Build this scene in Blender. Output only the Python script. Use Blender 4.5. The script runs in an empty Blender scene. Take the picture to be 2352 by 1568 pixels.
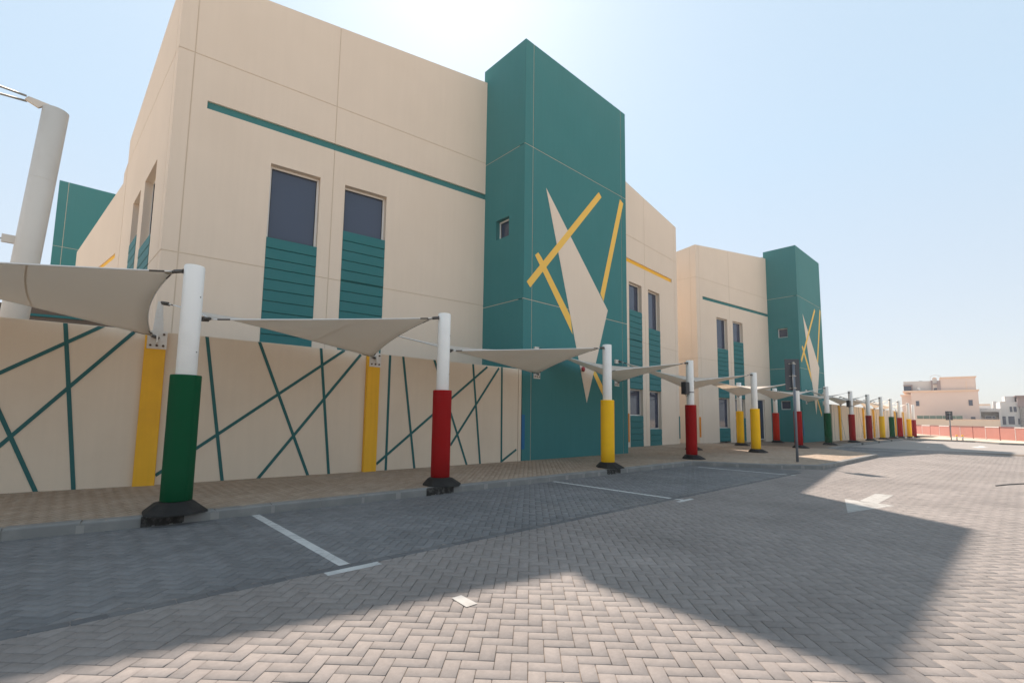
import bpy, math, random
import numpy as np
from mathutils import Vector, Matrix
random.seed(7); rng = np.random.default_rng(7)
SC = bpy.context.scene
COL = SC.collection
R = math.radians

# ------------------------------------------------------------------ camera
CAM_H = 1.35
YAW, PITCH, ROLL = 42.73, 5.64, 0.77
cy_, sy_ = math.cos(R(YAW)), math.sin(R(YAW))
fwd = Vector((sy_*math.cos(R(PITCH)), cy_*math.cos(R(PITCH)), math.sin(R(PITCH))))
rgt = Vector((cy_, -sy_, 0)); up_ = rgt.cross(fwd)
r_ = math.cos(R(ROLL))*rgt + math.sin(R(ROLL))*up_
u_ = -math.sin(R(ROLL))*rgt + math.cos(R(ROLL))*up_
cam_data = bpy.data.cameras.new('camera'); cam = bpy.data.objects.new('camera', cam_data); COL.objects.link(cam)
cam.matrix_world = Matrix(((r_.x, u_.x, -fwd.x, 0), (r_.y, u_.y, -fwd.y, 0), (r_.z, u_.z, -fwd.z, CAM_H), (0, 0, 0, 1)))
cam_data.sensor_width = 36; cam_data.lens = 36*1089.1/2352; cam_data.shift_y = 67.8/2352
cam_data.clip_start = 0.05; cam_data.clip_end = 6000
SC.camera = cam

# ------------------------------------------------------------------ sky, sun, exposure
SUN = Vector((0.484, 0.712, 1.0)).normalized()
world = bpy.data.worlds.new('World'); SC.world = world; world.use_nodes = True
wn = world.node_tree; wn.nodes.clear()
sky = wn.nodes.new('ShaderNodeTexSky'); sky.sky_type = 'NISHITA'; sky.sun_disc = False
sky.sun_elevation = math.asin(SUN.z); sky.sun_rotation = math.atan2(SUN.x, SUN.y)
sky.air_density = 1.0; sky.dust_density = 1.0; sky.ozone_density = 1.0; sky.altitude = 0
bg = wn.nodes.new('ShaderNodeBackground'); bg.inputs['Strength'].default_value = 0.077
wo = wn.nodes.new('ShaderNodeOutputWorld')
hz = wn.nodes.new('ShaderNodeMix'); hz.data_type = 'RGBA'; hz.inputs[0].default_value = 0.74   # pale dust haze over the whole dome
tcw = wn.nodes.new('ShaderNodeTexCoord'); spx = wn.nodes.new('ShaderNodeSeparateXYZ'); wn.links.new(tcw.outputs['Generated'], spx.inputs[0])
mrw = wn.nodes.new('ShaderNodeMapRange'); mrw.inputs[1].default_value = 0.0; mrw.inputs[2].default_value = 0.45; wn.links.new(spx.outputs[2], mrw.inputs[0])
hcol = wn.nodes.new('ShaderNodeMix'); hcol.data_type = 'RGBA'; hcol.inputs[6].default_value = (5.6, 5.6, 5.65, 1); hcol.inputs[7].default_value = (4.75, 5.95, 6.9, 1)   # dust near the horizon, blue above
wn.links.new(mrw.outputs[0], hcol.inputs[0]); wn.links.new(hcol.outputs[2], hz.inputs[7])
wn.links.new(sky.outputs[0], hz.inputs[6]); wn.links.new(hz.outputs[2], bg.inputs[0]); wn.links.new(bg.outputs[0], wo.inputs[0])
sd = bpy.data.lights.new('sun', 'SUN'); sd.energy = 4.1; sd.angle = R(0.6); sd.color = (1.0, 0.875, 0.77)
so = bpy.data.objects.new('sun', sd); COL.objects.link(so)
so.rotation_euler = (-SUN).to_track_quat('-Z', 'Y').to_euler()
SC.view_settings.view_transform = 'Standard'; SC.view_settings.look = 'None'
SC.view_settings.exposure = 0.95; SC.view_settings.gamma = 1.0; SC.view_settings.use_curve_mapping = False

# ------------------------------------------------------------------ materials
def new_mat(name):
    m = bpy.data.materials.new(name); m.use_nodes = True
    nt = m.node_tree; b = nt.nodes['Principled BSDF']
    return m, nt, b
def mat(name, col, rough=0.7, spec=0.3, nscale=3.0, namt=0.10, fine=60.0, bump=0.15, metal=0.0, streak=0.0, dirt=None, dirt_amt=0.0, dscale=0.6):
    """painted / cast surface: base colour with soft cloudy variation, fine grain bump, optional vertical streaks and dirt"""
    m, nt, b = new_mat(name); L = nt.links; N = nt.nodes
    tc = N.new('ShaderNodeNewGeometry')
    n1 = N.new('ShaderNodeTexNoise'); n1.inputs['Scale'].default_value = nscale; n1.inputs['Detail'].default_value = 5
    L.new(tc.outputs['Position'], n1.inputs['Vector'])
    mx = N.new('ShaderNodeMix'); mx.data_type = 'RGBA'
    mx.inputs[6].default_value = (*[c*(1-namt) for c in col], 1); mx.inputs[7].default_value = (*[min(1, c*(1+namt)) for c in col], 1)
    L.new(n1.outputs[0], mx.inputs[0]); out = mx.outputs[2]
    if streak > 0:
        mp = N.new('ShaderNodeMapping'); mp.inputs['Scale'].default_value = (7, 7, 0.35)
        L.new(tc.outputs['Position'], mp.inputs[0])
        n2 = N.new('ShaderNodeTexNoise'); n2.inputs['Scale'].default_value = 1.6; n2.inputs['Detail'].default_value = 4
        L.new(mp.outputs[0], n2.inputs['Vector'])
        rp = N.new('ShaderNodeMapRange'); rp.inputs[1].default_value = 0.35; rp.inputs[2].default_value = 0.75
        rp.inputs[3].default_value = 1.0; rp.inputs[4].default_value = 1.0 - streak
        L.new(n2.outputs[0], rp.inputs[0])
        m2 = N.new('ShaderNodeMix'); m2.data_type = 'RGBA'; m2.blend_type = 'MULTIPLY'; m2.inputs[0].default_value = 1
        L.new(out, m2.inputs[6]); L.new(rp.outputs[0], m2.inputs[7]); out = m2.outputs[2]
    if dirt:
        n3 = N.new('ShaderNodeTexNoise'); n3.inputs['Scale'].default_value = dscale; n3.inputs['Detail'].default_value = 8; n3.inputs['Roughness'].default_value = 0.65
        L.new(tc.outputs['Position'], n3.inputs['Vector'])
        rp2 = N.new('ShaderNodeMapRange'); rp2.inputs[1].default_value = 0.48; rp2.inputs[2].default_value = 0.72; rp2.inputs[4].default_value = dirt_amt
        L.new(n3.outputs[0], rp2.inputs[0])
        m3 = N.new('ShaderNodeMix'); m3.data_type = 'RGBA'; m3.inputs[7].default_value = (*dirt, 1)
        L.new(rp2.outputs[0], m3.inputs[0]); L.new(out, m3.inputs[6]); out = m3.outputs[2]
    L.new(out, b.inputs['Base Color'])
    b.inputs['Roughness'].default_value = rough; b.inputs['Metallic'].default_value = metal
    b.inputs['Specular IOR Level'].default_value = spec
    if bump > 0:
        n4 = N.new('ShaderNodeTexNoise'); n4.inputs['Scale'].default_value = fine; n4.inputs['Detail'].default_value = 3
        L.new(tc.outputs['Position'], n4.inputs['Vector'])
        bp = N.new('ShaderNodeBump'); bp.inputs['Strength'].default_value = bump; bp.inputs['Distance'].default_value = 0.01
        L.new(n4.outputs[0], bp.inputs['Height']); L.new(bp.outputs[0], b.inputs['Normal'])
    return m

BEIGE = (0.735, 0.622, 0.51)
M = {}
M['beige'] = mat('beige_render', BEIGE, 0.85, 0.2, 0.7, 0.045, 45, 0.10, streak=0.025, dirt=(0.66, 0.54, 0.42), dirt_amt=0.2, dscale=0.5)
M['beige_wall'] = mat('beige_boundary_render', (0.725, 0.605, 0.475), 0.85, 0.2, 0.9, 0.05, 45, 0.12, streak=0.03, dirt=(0.63, 0.50, 0.38), dirt_amt=0.35, dscale=0.8)
M['teal'] = mat('teal_render', (0.044, 0.193, 0.198), 0.8, 0.3, 0.6, 0.06, 45, 0.12, streak=0.05, dirt=(0.066, 0.215, 0.215), dirt_amt=0.35, dscale=0.4)
M['teal_slat'] = mat('teal_slat_paint', (0.022, 0.155, 0.162), 0.6, 0.35, 0.9, 0.06, 40, 0.05)
M['teal_stripe'] = mat('teal_stripe_paint', (0.030, 0.125, 0.125), 0.75, 0.25, 2.0, 0.10, 50, 0.1)
M['sealant'] = mat('joint_sealant', (0.60, 0.50, 0.39), 0.8, 0.2, 5, 0.08, 50, 0.0)
M['yellow_band'] = mat('yellow_band_paint', (0.85, 0.48, 0.05), 0.7, 0.3, 1.2, 0.06, 50, 0.08)
M['yellow_bar'] = mat('yellow_mural_paint', (0.84, 0.52, 0.11), 0.75, 0.25, 1.0, 0.05, 50, 0.08)
M['pilaster'] = mat('yellow_pilaster_paint', (0.86, 0.455, 0.030), 0.75, 0.3, 1.6, 0.09, 40, 0.15, streak=0.10, dirt=(0.66, 0.31, 0.03), dirt_amt=0.4, dscale=1.5)
M['white_metal'] = mat('white_post_paint', (0.86, 0.84, 0.80), 0.45, 0.4, 1.5, 0.03, 40, 0.0, dirt=(0.50, 0.47, 0.42), dirt_amt=0.22, dscale=1.4)
M['big_post'] = mat('cream_post_paint', (0.66, 0.60, 0.53), 0.5, 0.35, 1.2, 0.06, 40, 0.0, dirt=(0.52, 0.45, 0.38), dirt_amt=0.35, dscale=1.2)
def pad(name, c):
    return mat(name, c, 0.7, 0.12, 1.5, 0.08, 7, 0.35, dirt=[min(1, x*0.75+0.006) for x in c], dirt_amt=0.35, dscale=1.3)
M['green'] = pad('green_padding', (0.002, 0.075, 0.027))
M['red'] = pad('red_padding', (0.315, 0.006, 0.006))
M['orange_red'] = pad('orange_red_padding', (0.46, 0.028, 0.010))
M['maroon'] = pad('maroon_padding', (0.26, 0.008, 0.014))
M['yellow'] = pad('yellow_padding', (0.97, 0.52, 0.020))
M['rubber'] = mat('black_foot_paint', (0.018, 0.017, 0.016), 0.75, 0.25, 5, 0.25, 60, 0.35, dirt=(0.07, 0.06, 0.05), dirt_amt=0.35, dscale=6)
M['footing'] = mat('stained_footing', (0.030, 0.027, 0.024), 0.85, 0.2, 9, 0.4, 40, 0.5, dirt=(0.16, 0.15, 0.14), dirt_amt=0.9, dscale=16)
M['kerb'] = mat('kerb_concrete', (0.225, 0.217, 0.205), 0.85, 0.2, 2.2, 0.12, 80, 0.3, dirt=(0.37, 0.345, 0.31), dirt_amt=0.45, dscale=2.5)
M['mortar'] = mat('kerb_mortar', (0.31, 0.29, 0.265), 0.9, 0.15, 6, 0.15, 60, 0.4)
M['steel'] = mat('galvanised_steel', (0.42, 0.40, 0.36), 0.45, 0.5, 8, 0.15, 60, 0.0, metal=0.8)
M['dark_steel'] = mat('dark_steel', (0.10, 0.09, 0.08), 0.5, 0.5, 8, 0.2, 60, 0.0, metal=0.6)
M['bolt'] = mat('rusty_bolt', (0.12, 0.075, 0.05), 0.7, 0.3, 9, 0.2, 60, 0.0, metal=0.4)
M['plate'] = mat('white_bracket_plate', (0.68, 0.63, 0.57), 0.5, 0.35, 3, 0.06, 60, 0.0, dirt=(0.45, 0.33, 0.22), dirt_amt=0.35, dscale=7)
M['frame'] = mat('white_window_frame', (0.70, 0.69, 0.67), 0.45, 0.4, 3, 0.03, 60, 0.0)
M['black'] = mat('black_plastic', (0.020, 0.020, 0.022), 0.5, 0.4, 4, 0.1, 60, 0.0)
M['sign_grey'] = mat('sign_back_grey', (0.055, 0.060, 0.072), 0.5, 0.4, 3, 0.08, 60, 0.0)
M['sign_pole'] = mat('sign_pole_grey', (0.15, 0.17, 0.20), 0.45, 0.4, 3, 0.08, 60, 0.0)
M['red_bell'] = mat('red_bell_paint', (0.35, 0.012, 0.015), 0.35, 0.5, 3, 0.05, 60, 0.0)
M['blue_guard'] = mat('blue_corner_guard', (0.010, 0.13, 0.30), 0.6, 0.3, 3, 0.06, 60, 0.0)
M['orange_guard'] = mat('orange_corner_guard', (0.66, 0.22, 0.015), 0.6, 0.3, 3, 0.06, 60, 0.0)
M['paint_white'] = mat('white_road_paint', (0.52, 0.51, 0.49), 0.8, 0.2, 4, 0.08, 90, 0.15, dirt=(0.32, 0.31, 0.30), dirt_amt=0.5, dscale=3.0)
M['paint_worn'] = mat('worn_arrow_paint', (0.41, 0.395, 0.37), 0.85, 0.15, 4, 0.08, 90, 0.15, dirt=(0.28, 0.265, 0.245), dirt_amt=0.8, dscale=2.6)
M['sand'] = mat('pale_sand', (0.60, 0.49, 0.375), 0.95, 0.1, 0.15, 0.10, 6, 0.4, dirt=(0.50, 0.41, 0.32), dirt_amt=0.5, dscale=0.09)
M['pink'] = mat('pink_house_render', (0.68, 0.54, 0.475), 0.9, 0.15, 0.4, 0.04, 20, 0.05)
M['pink_trim'] = mat('peach_cornice', (0.72, 0.55, 0.44), 0.9, 0.15, 0.4, 0.04, 20, 0.0)
M['pale_grey'] = mat('pale_grey_render', (0.58, 0.54, 0.51), 0.9, 0.15, 0.4, 0.04, 20, 0.05)
M['mauve'] = mat('mauve_render', (0.32, 0.26, 0.26), 0.9, 0.15, 0.4, 0.05, 20, 0.0)
M['cream'] = mat('cream_wall', (0.66, 0.53, 0.42), 0.9, 0.15, 0.4, 0.05, 20, 0.05)
M['stone'] = mat('grey_stone_cladding', (0.27, 0.26, 0.25), 0.9, 0.15, 2.5, 0.4, 9, 0.6)
M['white_wall'] = mat('off_white_render', (0.62, 0.61, 0.60), 0.9, 0.15, 0.4, 0.04, 20, 0.05)
M['barrier'] = mat('faded_red_barrier_sheet', (0.44, 0.19, 0.155), 0.7, 0.3, 0.8, 0.12, 30, 0.1)
M['barrier_dark'] = mat('dark_red_rail', (0.20, 0.05, 0.045), 0.6, 0.3, 3, 0.1, 30, 0.0)
M['barrier_white'] = mat('white_rail', (0.66, 0.62, 0.60), 0.6, 0.3, 3, 0.1, 30, 0.0)
M['brown_fabric'] = mat('brown_canopy_fabric', (0.16, 0.125, 0.10), 0.9, 0.15, 1.5, 0.15, 40, 0.1)
M['roof_grey'] = mat('flat_roof_screed', (0.42, 0.40, 0.37), 0.9, 0.15, 1, 0.1, 30, 0.1)

def glass(name, c=(0.046, 0.060, 0.100), rough=0.04):
    m, nt, b = new_mat(name)
    b.inputs['Base Color'].default_value = (*c, 1); b.inputs['Roughness'].default_value = rough
    b.inputs['Specular IOR Level'].default_value = 0.6
    n = nt.nodes.new('ShaderNodeTexNoise'); n.inputs['Scale'].default_value = 0.8
    bp = nt.nodes.new('ShaderNodeBump'); bp.inputs['Strength'].default_value = 0.02
    g = nt.nodes.new('ShaderNodeNewGeometry'); nt.links.new(g.outputs['Position'], n.inputs['Vector'])
    nt.links.new(n.outputs[0], bp.inputs['Height']); nt.links.new(bp.outputs[0], b.inputs['Normal'])
    return m
M['glass'] = glass('tinted_window_glass')
M['green_glass'] = glass('green_glass_fence', (0.10, 0.16, 0.13), 0.15)

def fabric():
    m, nt, b = new_mat('white_sail_fabric'); N = nt.nodes; L = nt.links
    g = N.new('ShaderNodeNewGeometry')
    n = N.new('ShaderNodeTexNoise'); n.inputs['Scale'].default_value = 1.3; n.inputs['Detail'].default_value = 6
    L.new(g.outputs['Position'], n.inputs['Vector'])
    mx = N.new('ShaderNodeMix'); mx.data_type = 'RGBA'
    mx.inputs[6].default_value = (0.78, 0.70, 0.62, 1); mx.inputs[7].default_value = (0.88, 0.82, 0.75, 1)
    L.new(n.outputs[0], mx.inputs[0]); L.new(mx.outputs[2], b.inputs['Base Color'])
    b.inputs['Roughness'].default_value = 0.75; b.inputs['Specular IOR Level'].default_value = 0.25
    tr = N.new('ShaderNodeBsdfTranslucent'); tr.inputs['Color'].default_value = (0.86, 0.77, 0.67, 1)
    ms = N.new('ShaderNodeMixShader'); ms.inputs[0].default_value = 0.5
    L.new(b.outputs[0], ms.inputs[1]); L.new(tr.outputs[0], ms.inputs[2])
    L.new(ms.outputs[0], N['Material Output'].inputs['Surface'])
    return m
M['sail'] = fabric()
M['hem'] = mat('white_sail_hem', (0.70, 0.69, 0.67), 0.7, 0.25, 3, 0.05, 60, 0.0)

def paver_mat(name, c0, c1, tone=0.18, dust=(0.30, 0.27, 0.24), dust_amt=0.35):
    """concrete paver: per-piece tone from the mesh attribute and the object's random number, plus stains"""
    m, nt, b = new_mat(name); N = nt.nodes; L = nt.links
    at = N.new('ShaderNodeAttribute'); at.attribute_name = 'tint'
    oi = N.new('ShaderNodeObjectInfo')
    ad = N.new('ShaderNodeMath'); ad.operation = 'ADD'; L.new(at.outputs['Fac'], ad.inputs[0]); L.new(oi.outputs['Random'], ad.inputs[1])
    fr = N.new('ShaderNodeMath'); fr.operation = 'FRACT'; L.new(ad.outputs[0], fr.inputs[0])
    mx = N.new('ShaderNodeMix'); mx.data_type = 'RGBA'; mx.inputs[6].default_value = (*c0, 1); mx.inputs[7].default_value = (*c1, 1)
    L.new(fr.outputs[0], mx.inputs[0])
    g = N.new('ShaderNodeNewGeometry')
    n = N.new('ShaderNodeTexNoise'); n.inputs['Scale'].default_value = 0.55; n.inputs['Detail'].default_value = 7; n.inputs['Roughness'].default_value = 0.6
    L.new(g.outputs['Position'], n.inputs['Vector'])
    rp = N.new('ShaderNodeMapRange'); rp.inputs[1].default_value = 0.3; rp.inputs[2].default_value = 0.7; rp.inputs[3].default_value = 1-tone; rp.inputs[4].default_value = 1+tone
    L.new(n.outputs[0], rp.inputs[0])
    m2 = N.new('ShaderNodeMix'); m2.data_type = 'RGBA'; m2.blend_type = 'MULTIPLY'; m2.inputs[0].default_value = 1
    L.new(mx.outputs[2], m2.inputs[6]); L.new(rp.outputs[0], m2.inputs[7])
    n5 = N.new('ShaderNodeTexNoise'); n5.inputs['Scale'].default_value = 26; n5.inputs['Detail'].default_value = 6; n5.inputs['Roughness'].default_value = 0.7
    L.new(g.outputs['Position'], n5.inputs['Vector'])
    rp5 = N.new('ShaderNodeMapRange'); rp5.inputs[1].default_value = 0.3; rp5.inputs[2].default_value = 0.7; rp5.inputs[3].default_value = 0.88; rp5.inputs[4].default_value = 1.1
    L.new(n5.outputs[0], rp5.inputs[0])
    m5 = N.new('ShaderNodeMix'); m5.data_type = 'RGBA'; m5.blend_type = 'MULTIPLY'; m5.inputs[0].default_value = 1
    L.new(m2.outputs[2], m5.inputs[6]); L.new(rp5.outputs[0], m5.inputs[7])
    n6 = N.new('ShaderNodeTexNoise'); n6.inputs['Scale'].default_value = 0.33; n6.inputs['Detail'].default_value = 9; n6.inputs['Roughness'].default_value = 0.68
    L.new(g.outputs['Position'], n6.inputs['Vector'])
    rp6 = N.new('ShaderNodeMapRange'); rp6.inputs[1].default_value = 0.52; rp6.inputs[2].default_value = 0.74; rp6.inputs[4].default_value = dust_amt
    L.new(n6.outputs[0], rp6.inputs[0])
    m6 = N.new('ShaderNodeMix'); m6.data_type = 'RGBA'; m6.inputs[7].default_value = (*dust, 1); L.new(rp6.outputs[0], m6.inputs[0]); L.new(m5.outputs[2], m6.inputs[6])
    n7 = N.new('ShaderNodeTexNoise'); n7.inputs['Scale'].default_value = 2.3; n7.inputs['Detail'].default_value = 4     # odd oil and rubber spots
    L.new(g.outputs['Position'], n7.inputs['Vector'])
    rp7 = N.new('ShaderNodeMapRange'); rp7.inputs[1].default_value = 0.68; rp7.inputs[2].default_value = 0.78; rp7.inputs[3].default_value = 1.0; rp7.inputs[4].default_value = 0.72
    L.new(n7.outputs[0], rp7.inputs[0])
    m7 = N.new('ShaderNodeMix'); m7.data_type = 'RGBA'; m7.blend_type = 'MULTIPLY'; m7.inputs[0].default_value = 1; L.new(m6.outputs[2], m7.inputs[6]); L.new(rp7.outputs[0], m7.inputs[7])
    L.new(m7.outputs[2], b.inputs['Base Color'])
    b.inputs['Roughness'].default_value = 0.82; b.inputs['Specular IOR Level'].default_value = 0.25
    n2 = N.new('ShaderNodeTexNoise'); n2.inputs['Scale'].default_value = 160; n2.inputs['Detail'].default_value = 2
    L.new(g.outputs['Position'], n2.inputs['Vector'])
    bp = N.new('ShaderNodeBump'); bp.inputs['Strength'].default_value = 0.25; bp.inputs['Distance'].default_value = 0.003
    L.new(n2.outputs[0], bp.inputs['Height']); L.new(bp.outputs[0], b.inputs['Normal'])
    return m
M['paver'] = paver_mat('grey_road_paver', (0.224, 0.198, 0.182), (0.252, 0.222, 0.204))
M['paver_dark'] = paver_mat('dark_parking_paver', (0.146, 0.143, 0.143), (0.185, 0.181, 0.180))
M['paver_border'] = paver_mat('dark_border_paver', (0.112, 0.110, 0.112), (0.142, 0.139, 0.139), 0.14, dust_amt=0.2)
M['paver_tan'] = paver_mat('tan_pavement_paver', (0.325, 0.245, 0.18), (0.395, 0.305, 0.23), 0.12)

def road_base_mat():
    m, nt, b = new_mat('road_bed'); N = nt.nodes; L = nt.links
    g = N.new('ShaderNodeNewGeometry')
    n = N.new('ShaderNodeTexNoise'); n.inputs['Scale'].default_value = 0.5; n.inputs['Detail'].default_value = 8; L.new(g.outputs['Position'], n.inputs['Vector'])
    a = N.new('ShaderNodeMix'); a.data_type = 'RGBA'; a.inputs[6].default_value = (0.255, 0.23, 0.21, 1); a.inputs[7].default_value = (0.355, 0.32, 0.29, 1)
    L.new(n.outputs[0], a.inputs[0]); L.new(a.outputs[2], b.inputs['Base Color'])
    b.inputs['Roughness'].default_value = 0.85; b.inputs['Specular IOR Level'].default_value = 0.2
    return m
M['road_far'] = road_base_mat()
M['joint_sand'] = mat('joint_sand', (0.150, 0.128, 0.110), 0.95, 0.1, 1.2, 0.5, 40, 0.4, dirt=(0.40, 0.31, 0.23), dirt_amt=0.9, dscale=1.1)
M['pave_bed'] = mat('pavement_bed', (0.24, 0.19, 0.15), 0.95, 0.1, 2, 0.2, 40, 0.3)

# ------------------------------------------------------------------ mesh helpers
class MB:
    def __init__(s): s.v = []; s.f = []
    def add(s, vs, fs):
        o = len(s.v); s.v += [tuple(p) for p in vs]; s.f += [tuple(i+o for i in f) for f in fs]; return s
    def box(s, x0, x1, y0, y1, z0, z1):
        return s.add([(x0,y0,z0),(x1,y0,z0),(x1,y1,z0),(x0,y1,z0),(x0,y0,z1),(x1,y0,z1),(x1,y1,z1),(x0,y1,z1)],
                     [(0,3,2,1),(4,5,6,7),(0,1,5,4),(1,2,6,5),(2,3,7,6),(3,0,4,7)])
    def obox(s, P, d, s0, s1, n0, n1, z0, z1, z0b=None, z1b=None):
        """box on a vertical plane through P with horizontal direction d; n = distance outwards (to the right of d)"""
        dx, dy = d; nx, ny = dy, -dx
        z0b = z0 if z0b is None else z0b; z1b = z1 if z1b is None else z1b
        q = lambda t, n, z: (P[0]+dx*t+nx*n, P[1]+dy*t+ny*n, z)
        return s.add([q(s0,n1,z0),q(s1,n1,z0b),q(s1,n0,z0b),q(s0,n0,z0),q(s0,n1,z1),q(s1,n1,z1b),q(s1,n0,z1b),q(s0,n0,z1)],
                     [(0,3,2,1),(4,5,6,7),(0,1,5,4),(1,2,6,5),(2,3,7,6),(3,0,4,7)])
    def tube(s, a, b, ra, rb=None, n=16, caps=True):
        a = Vector(a); b = Vector(b); rb = ra if rb is None else rb
        w = (b-a).normalized(); t = Vector((0,0,1)) if abs(w.z) < 0.9 else Vector((1,0,0))
        e1 = w.cross(t).normalized(); e2 = w.cross(e1)
        vs = [a+ra*(math.cos(k*2*math.pi/n)*e1+math.sin(k*2*math.pi/n)*e2) for k in range(n)] + [b+rb*(math.cos(k*2*math.pi/n)*e1+math.sin(k*2*math.pi/n)*e2) for k in range(n)]
        fs = [(k, k+n, (k+1)%n+n, (k+1)%n) for k in range(n)]
        if caps: fs += [tuple(range(n)), tuple(range(2*n-1, n-1, -1))]
        return s.add(vs, fs)
    def lathe(s, prof, n=32, c=(0,0,0), cap=True):
        vs = []; fs = []
        for r, z in prof: vs += [(c[0]+r*math.cos(k*2*math.pi/n), c[1]+r*math.sin(k*2*math.pi/n), c[2]+z) for k in range(n)]
        for j in range(len(prof)-1): fs += [(j*n+k, j*n+(k+1)%n, (j+1)*n+(k+1)%n, (j+1)*n+k) for k in range(n)]
        if cap: fs += [tuple(range(n-1,-1,-1)), tuple((len(prof)-1)*n+k for k in range(n))]
        return s.add(vs, fs)
    def poly(s, pts, a, b):
        """prism: pts is a loop of 3D points, extruded by vector from a to b"""
        a = Vector(a); b = Vector(b); n = len(pts); P = [Vector(p) for p in pts]
        return s.add([p+a for p in P]+[p+b for p in P], [tuple(range(n-1,-1,-1)), tuple(range(n, 2*n))]+[(k,(k+1)%n,(k+1)%n+n,k+n) for k in range(n)])
    def build(s, name, m, parent=None, smooth=False, bevel=0.0):
        me = bpy.data.meshes.new(name); me.from_pydata(s.v, [], s.f); me.materials.append(M[m] if isinstance(m, str) else m)
        if smooth:
            me.polygons.foreach_set('use_smooth', [len(p.vertices) <= 4 for p in me.polygons])
        me.update()
        o = bpy.data.objects.new(name, me); COL.objects.link(o)
        if parent is not None:
            o.parent = parent
            if parent.name in WORLD: o.matrix_parent_inverse = Matrix.Translation(-Vector(LOC[parent.name]))
        if bevel > 0:
            bv = o.modifiers.new('bevel', 'BEVEL'); bv.width = bevel; bv.segments = 2; bv.limit_method = 'ANGLE'; bv.angle_limit = R(40)
        return o
LOC = {}; WORLD = set()          # things whose part meshes are written in world coordinates
def thing(name, label, cat, loc=(0,0,0), group=None, world=False):
    o = bpy.data.objects.new(name, None); COL.objects.link(o); o.location = loc; o.empty_display_size = 0.2
    LOC[o.name] = loc
    if world: WORLD.add(o.name)
    return tag(o, label, cat, group)
def tag(o, label, cat, group=None):
    o['label'] = label; o['category'] = cat
    if group: o['group'] = group
    return o
def struct(o): o['kind'] = 'structure'; return o
def stuff(o): o['kind'] = 'stuff'; return o
def dirv(a): return (math.cos(R(a)), math.sin(R(a)))

# projection helper (which pieces the camera can see)
def in_view(x, y, z=0.0, margin=1.0):
    dx, dy, dz = x, y, z-CAM_H
    w = dx*fwd.x+dy*fwd.y+dz*fwd.z
    a = (dx*r_.x+dy*r_.y+dz*r_.z); b = (dx*u_.x+dy*u_.y+dz*u_.z)
    return (w > 0.1) & (np.abs(a) < margin*1.09*w + 0.3*(margin-1)) & (b > -0.66*margin*w-0.3*(margin-1)) & (b < 0.8*w), w

# ================================================================== GROUND
KERB = [(-9, 7.95), (-0.44, 7.34), (0.79, 7.20), (2.8, 7.13), (5.3, 7.05), (11.1, 7.0), (13.9, 6.95), (14.75, 5.3), (15.95, 4.03), (23.5, 4.07), (26.6, 6.40), (33.0, 6.86), (46.0, 6.85), (49.6, 6.8)]
def gz(x): return 0.0 if x < 50 else (-0.22 if x > 63 else -0.22*(x-50)/13.0)
# the ground: one sheet to the horizon, stepping gently down beyond the end of the road
xs = [-2500, -300, -40, -10, 0, 10, 20, 30, 40, 50, 53, 56, 59, 63, 70, 100, 300, 2500]; ys = [-2500, -300, -40, -10, 0, 10, 20, 40, 100, 300, 2500]
g = MB(); n = len(ys)
g.add([(x, y, gz(x)-0.03) for x in xs for y in ys], [(i*n+j, (i+1)*n+j, (i+1)*n+j+1, i*n+j+1) for i in range(len(xs)-1) for j in range(n-1)])
struct(g.build('ground', 'sand'))
# road bed (paver joints show it) near, plain paving colour far
road = struct(MB().add([(-30,-6,-0.008),(32,-6,-0.008),(32,8.5,-0.008),(-30,8.5,-0.008)], [(0,1,2,3)]).build('road', 'joint_sand'))
LOC[road.name] = (0,0,0)
M['joint_dark'] = mat('dark_joint_sand', (0.050, 0.048, 0.048), 0.95, 0.1, 1.2, 0.3, 40, 0.3, dirt=(0.20, 0.175, 0.15), dirt_amt=0.5, dscale=0.9)
struct(MB().add([(-9,4.25,-0.0065),(15.2,4.19,-0.0065),(15.2,7.3,-0.0065),(-9,8.1,-0.0065)], [(0,1,2,3)]).build('parking_bed', 'joint_dark'))
farp = [(32,-6),(45.2,-6),(46.3,1.36),(49.4,2.7),(49.9,4.4),(49.6,6.9),(32,8.5)]
struct(MB().add([(x,y,-0.001) for x,y in farp], [tuple(range(len(farp)))]).build('road_far_stretch', 'road_far'))

# ---- herringbone pavers, real pieces
BW = 0.093; BL = 2*BW; GAP = 0.0038
c45 = math.sqrt(0.5)
def clipped(poly, clip):
    out = poly
    for k in range(len(clip)):
        ax, ay = clip[k]; bx, by = clip[(k+1) % len(clip)]; inp = out; out = []
        if not inp: break
        side = lambda p: (bx-ax)*(p[1]-ay)-(by-ay)*(p[0]-ax)
        for i in range(len(inp)):
            p, q = inp[i], inp[(i+1) % len(inp)]; sp, sq = side(p), side(q)
            if sp >= 0: out.append(p)
            if (sp >= 0) != (sq >= 0):
                t = sp/(sp-sq); out.append((p[0]+t*(q[0]-p[0]), p[1]+t*(q[1]-p[1])))
    return out
def kerb_y(x):
    ky = 7.0
    for (x0,y0),(x1,y1) in zip(KERB[:-1], KERB[1:]):
        if x1 > x0 and x0 <= x <= x1: ky = y0+(y1-y0)*(x-x0)/(x1-x0)
    return ky
KX = np.linspace(-9, 49, 1200); KY = np.array([kerb_y(x) for x in KX])
N_ = 330
ii, jj = np.meshgrid(np.arange(-60, N_), np.arange(-N_//2-60, N_//2+60), indexing='ij')
t4 = (ii-jj) % 4
def to_world(a, b): return (a-b)*c45*BW, (a+b)*c45*BW     # a axis at +45 deg, b axis at 135 deg
hx, hy = ii[t4 == 0]+1.0, jj[t4 == 0]+0.5      # long along a
vx, vy = ii[t4 == 3]+0.5, jj[t4 == 3]+1.0      # long along b
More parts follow.
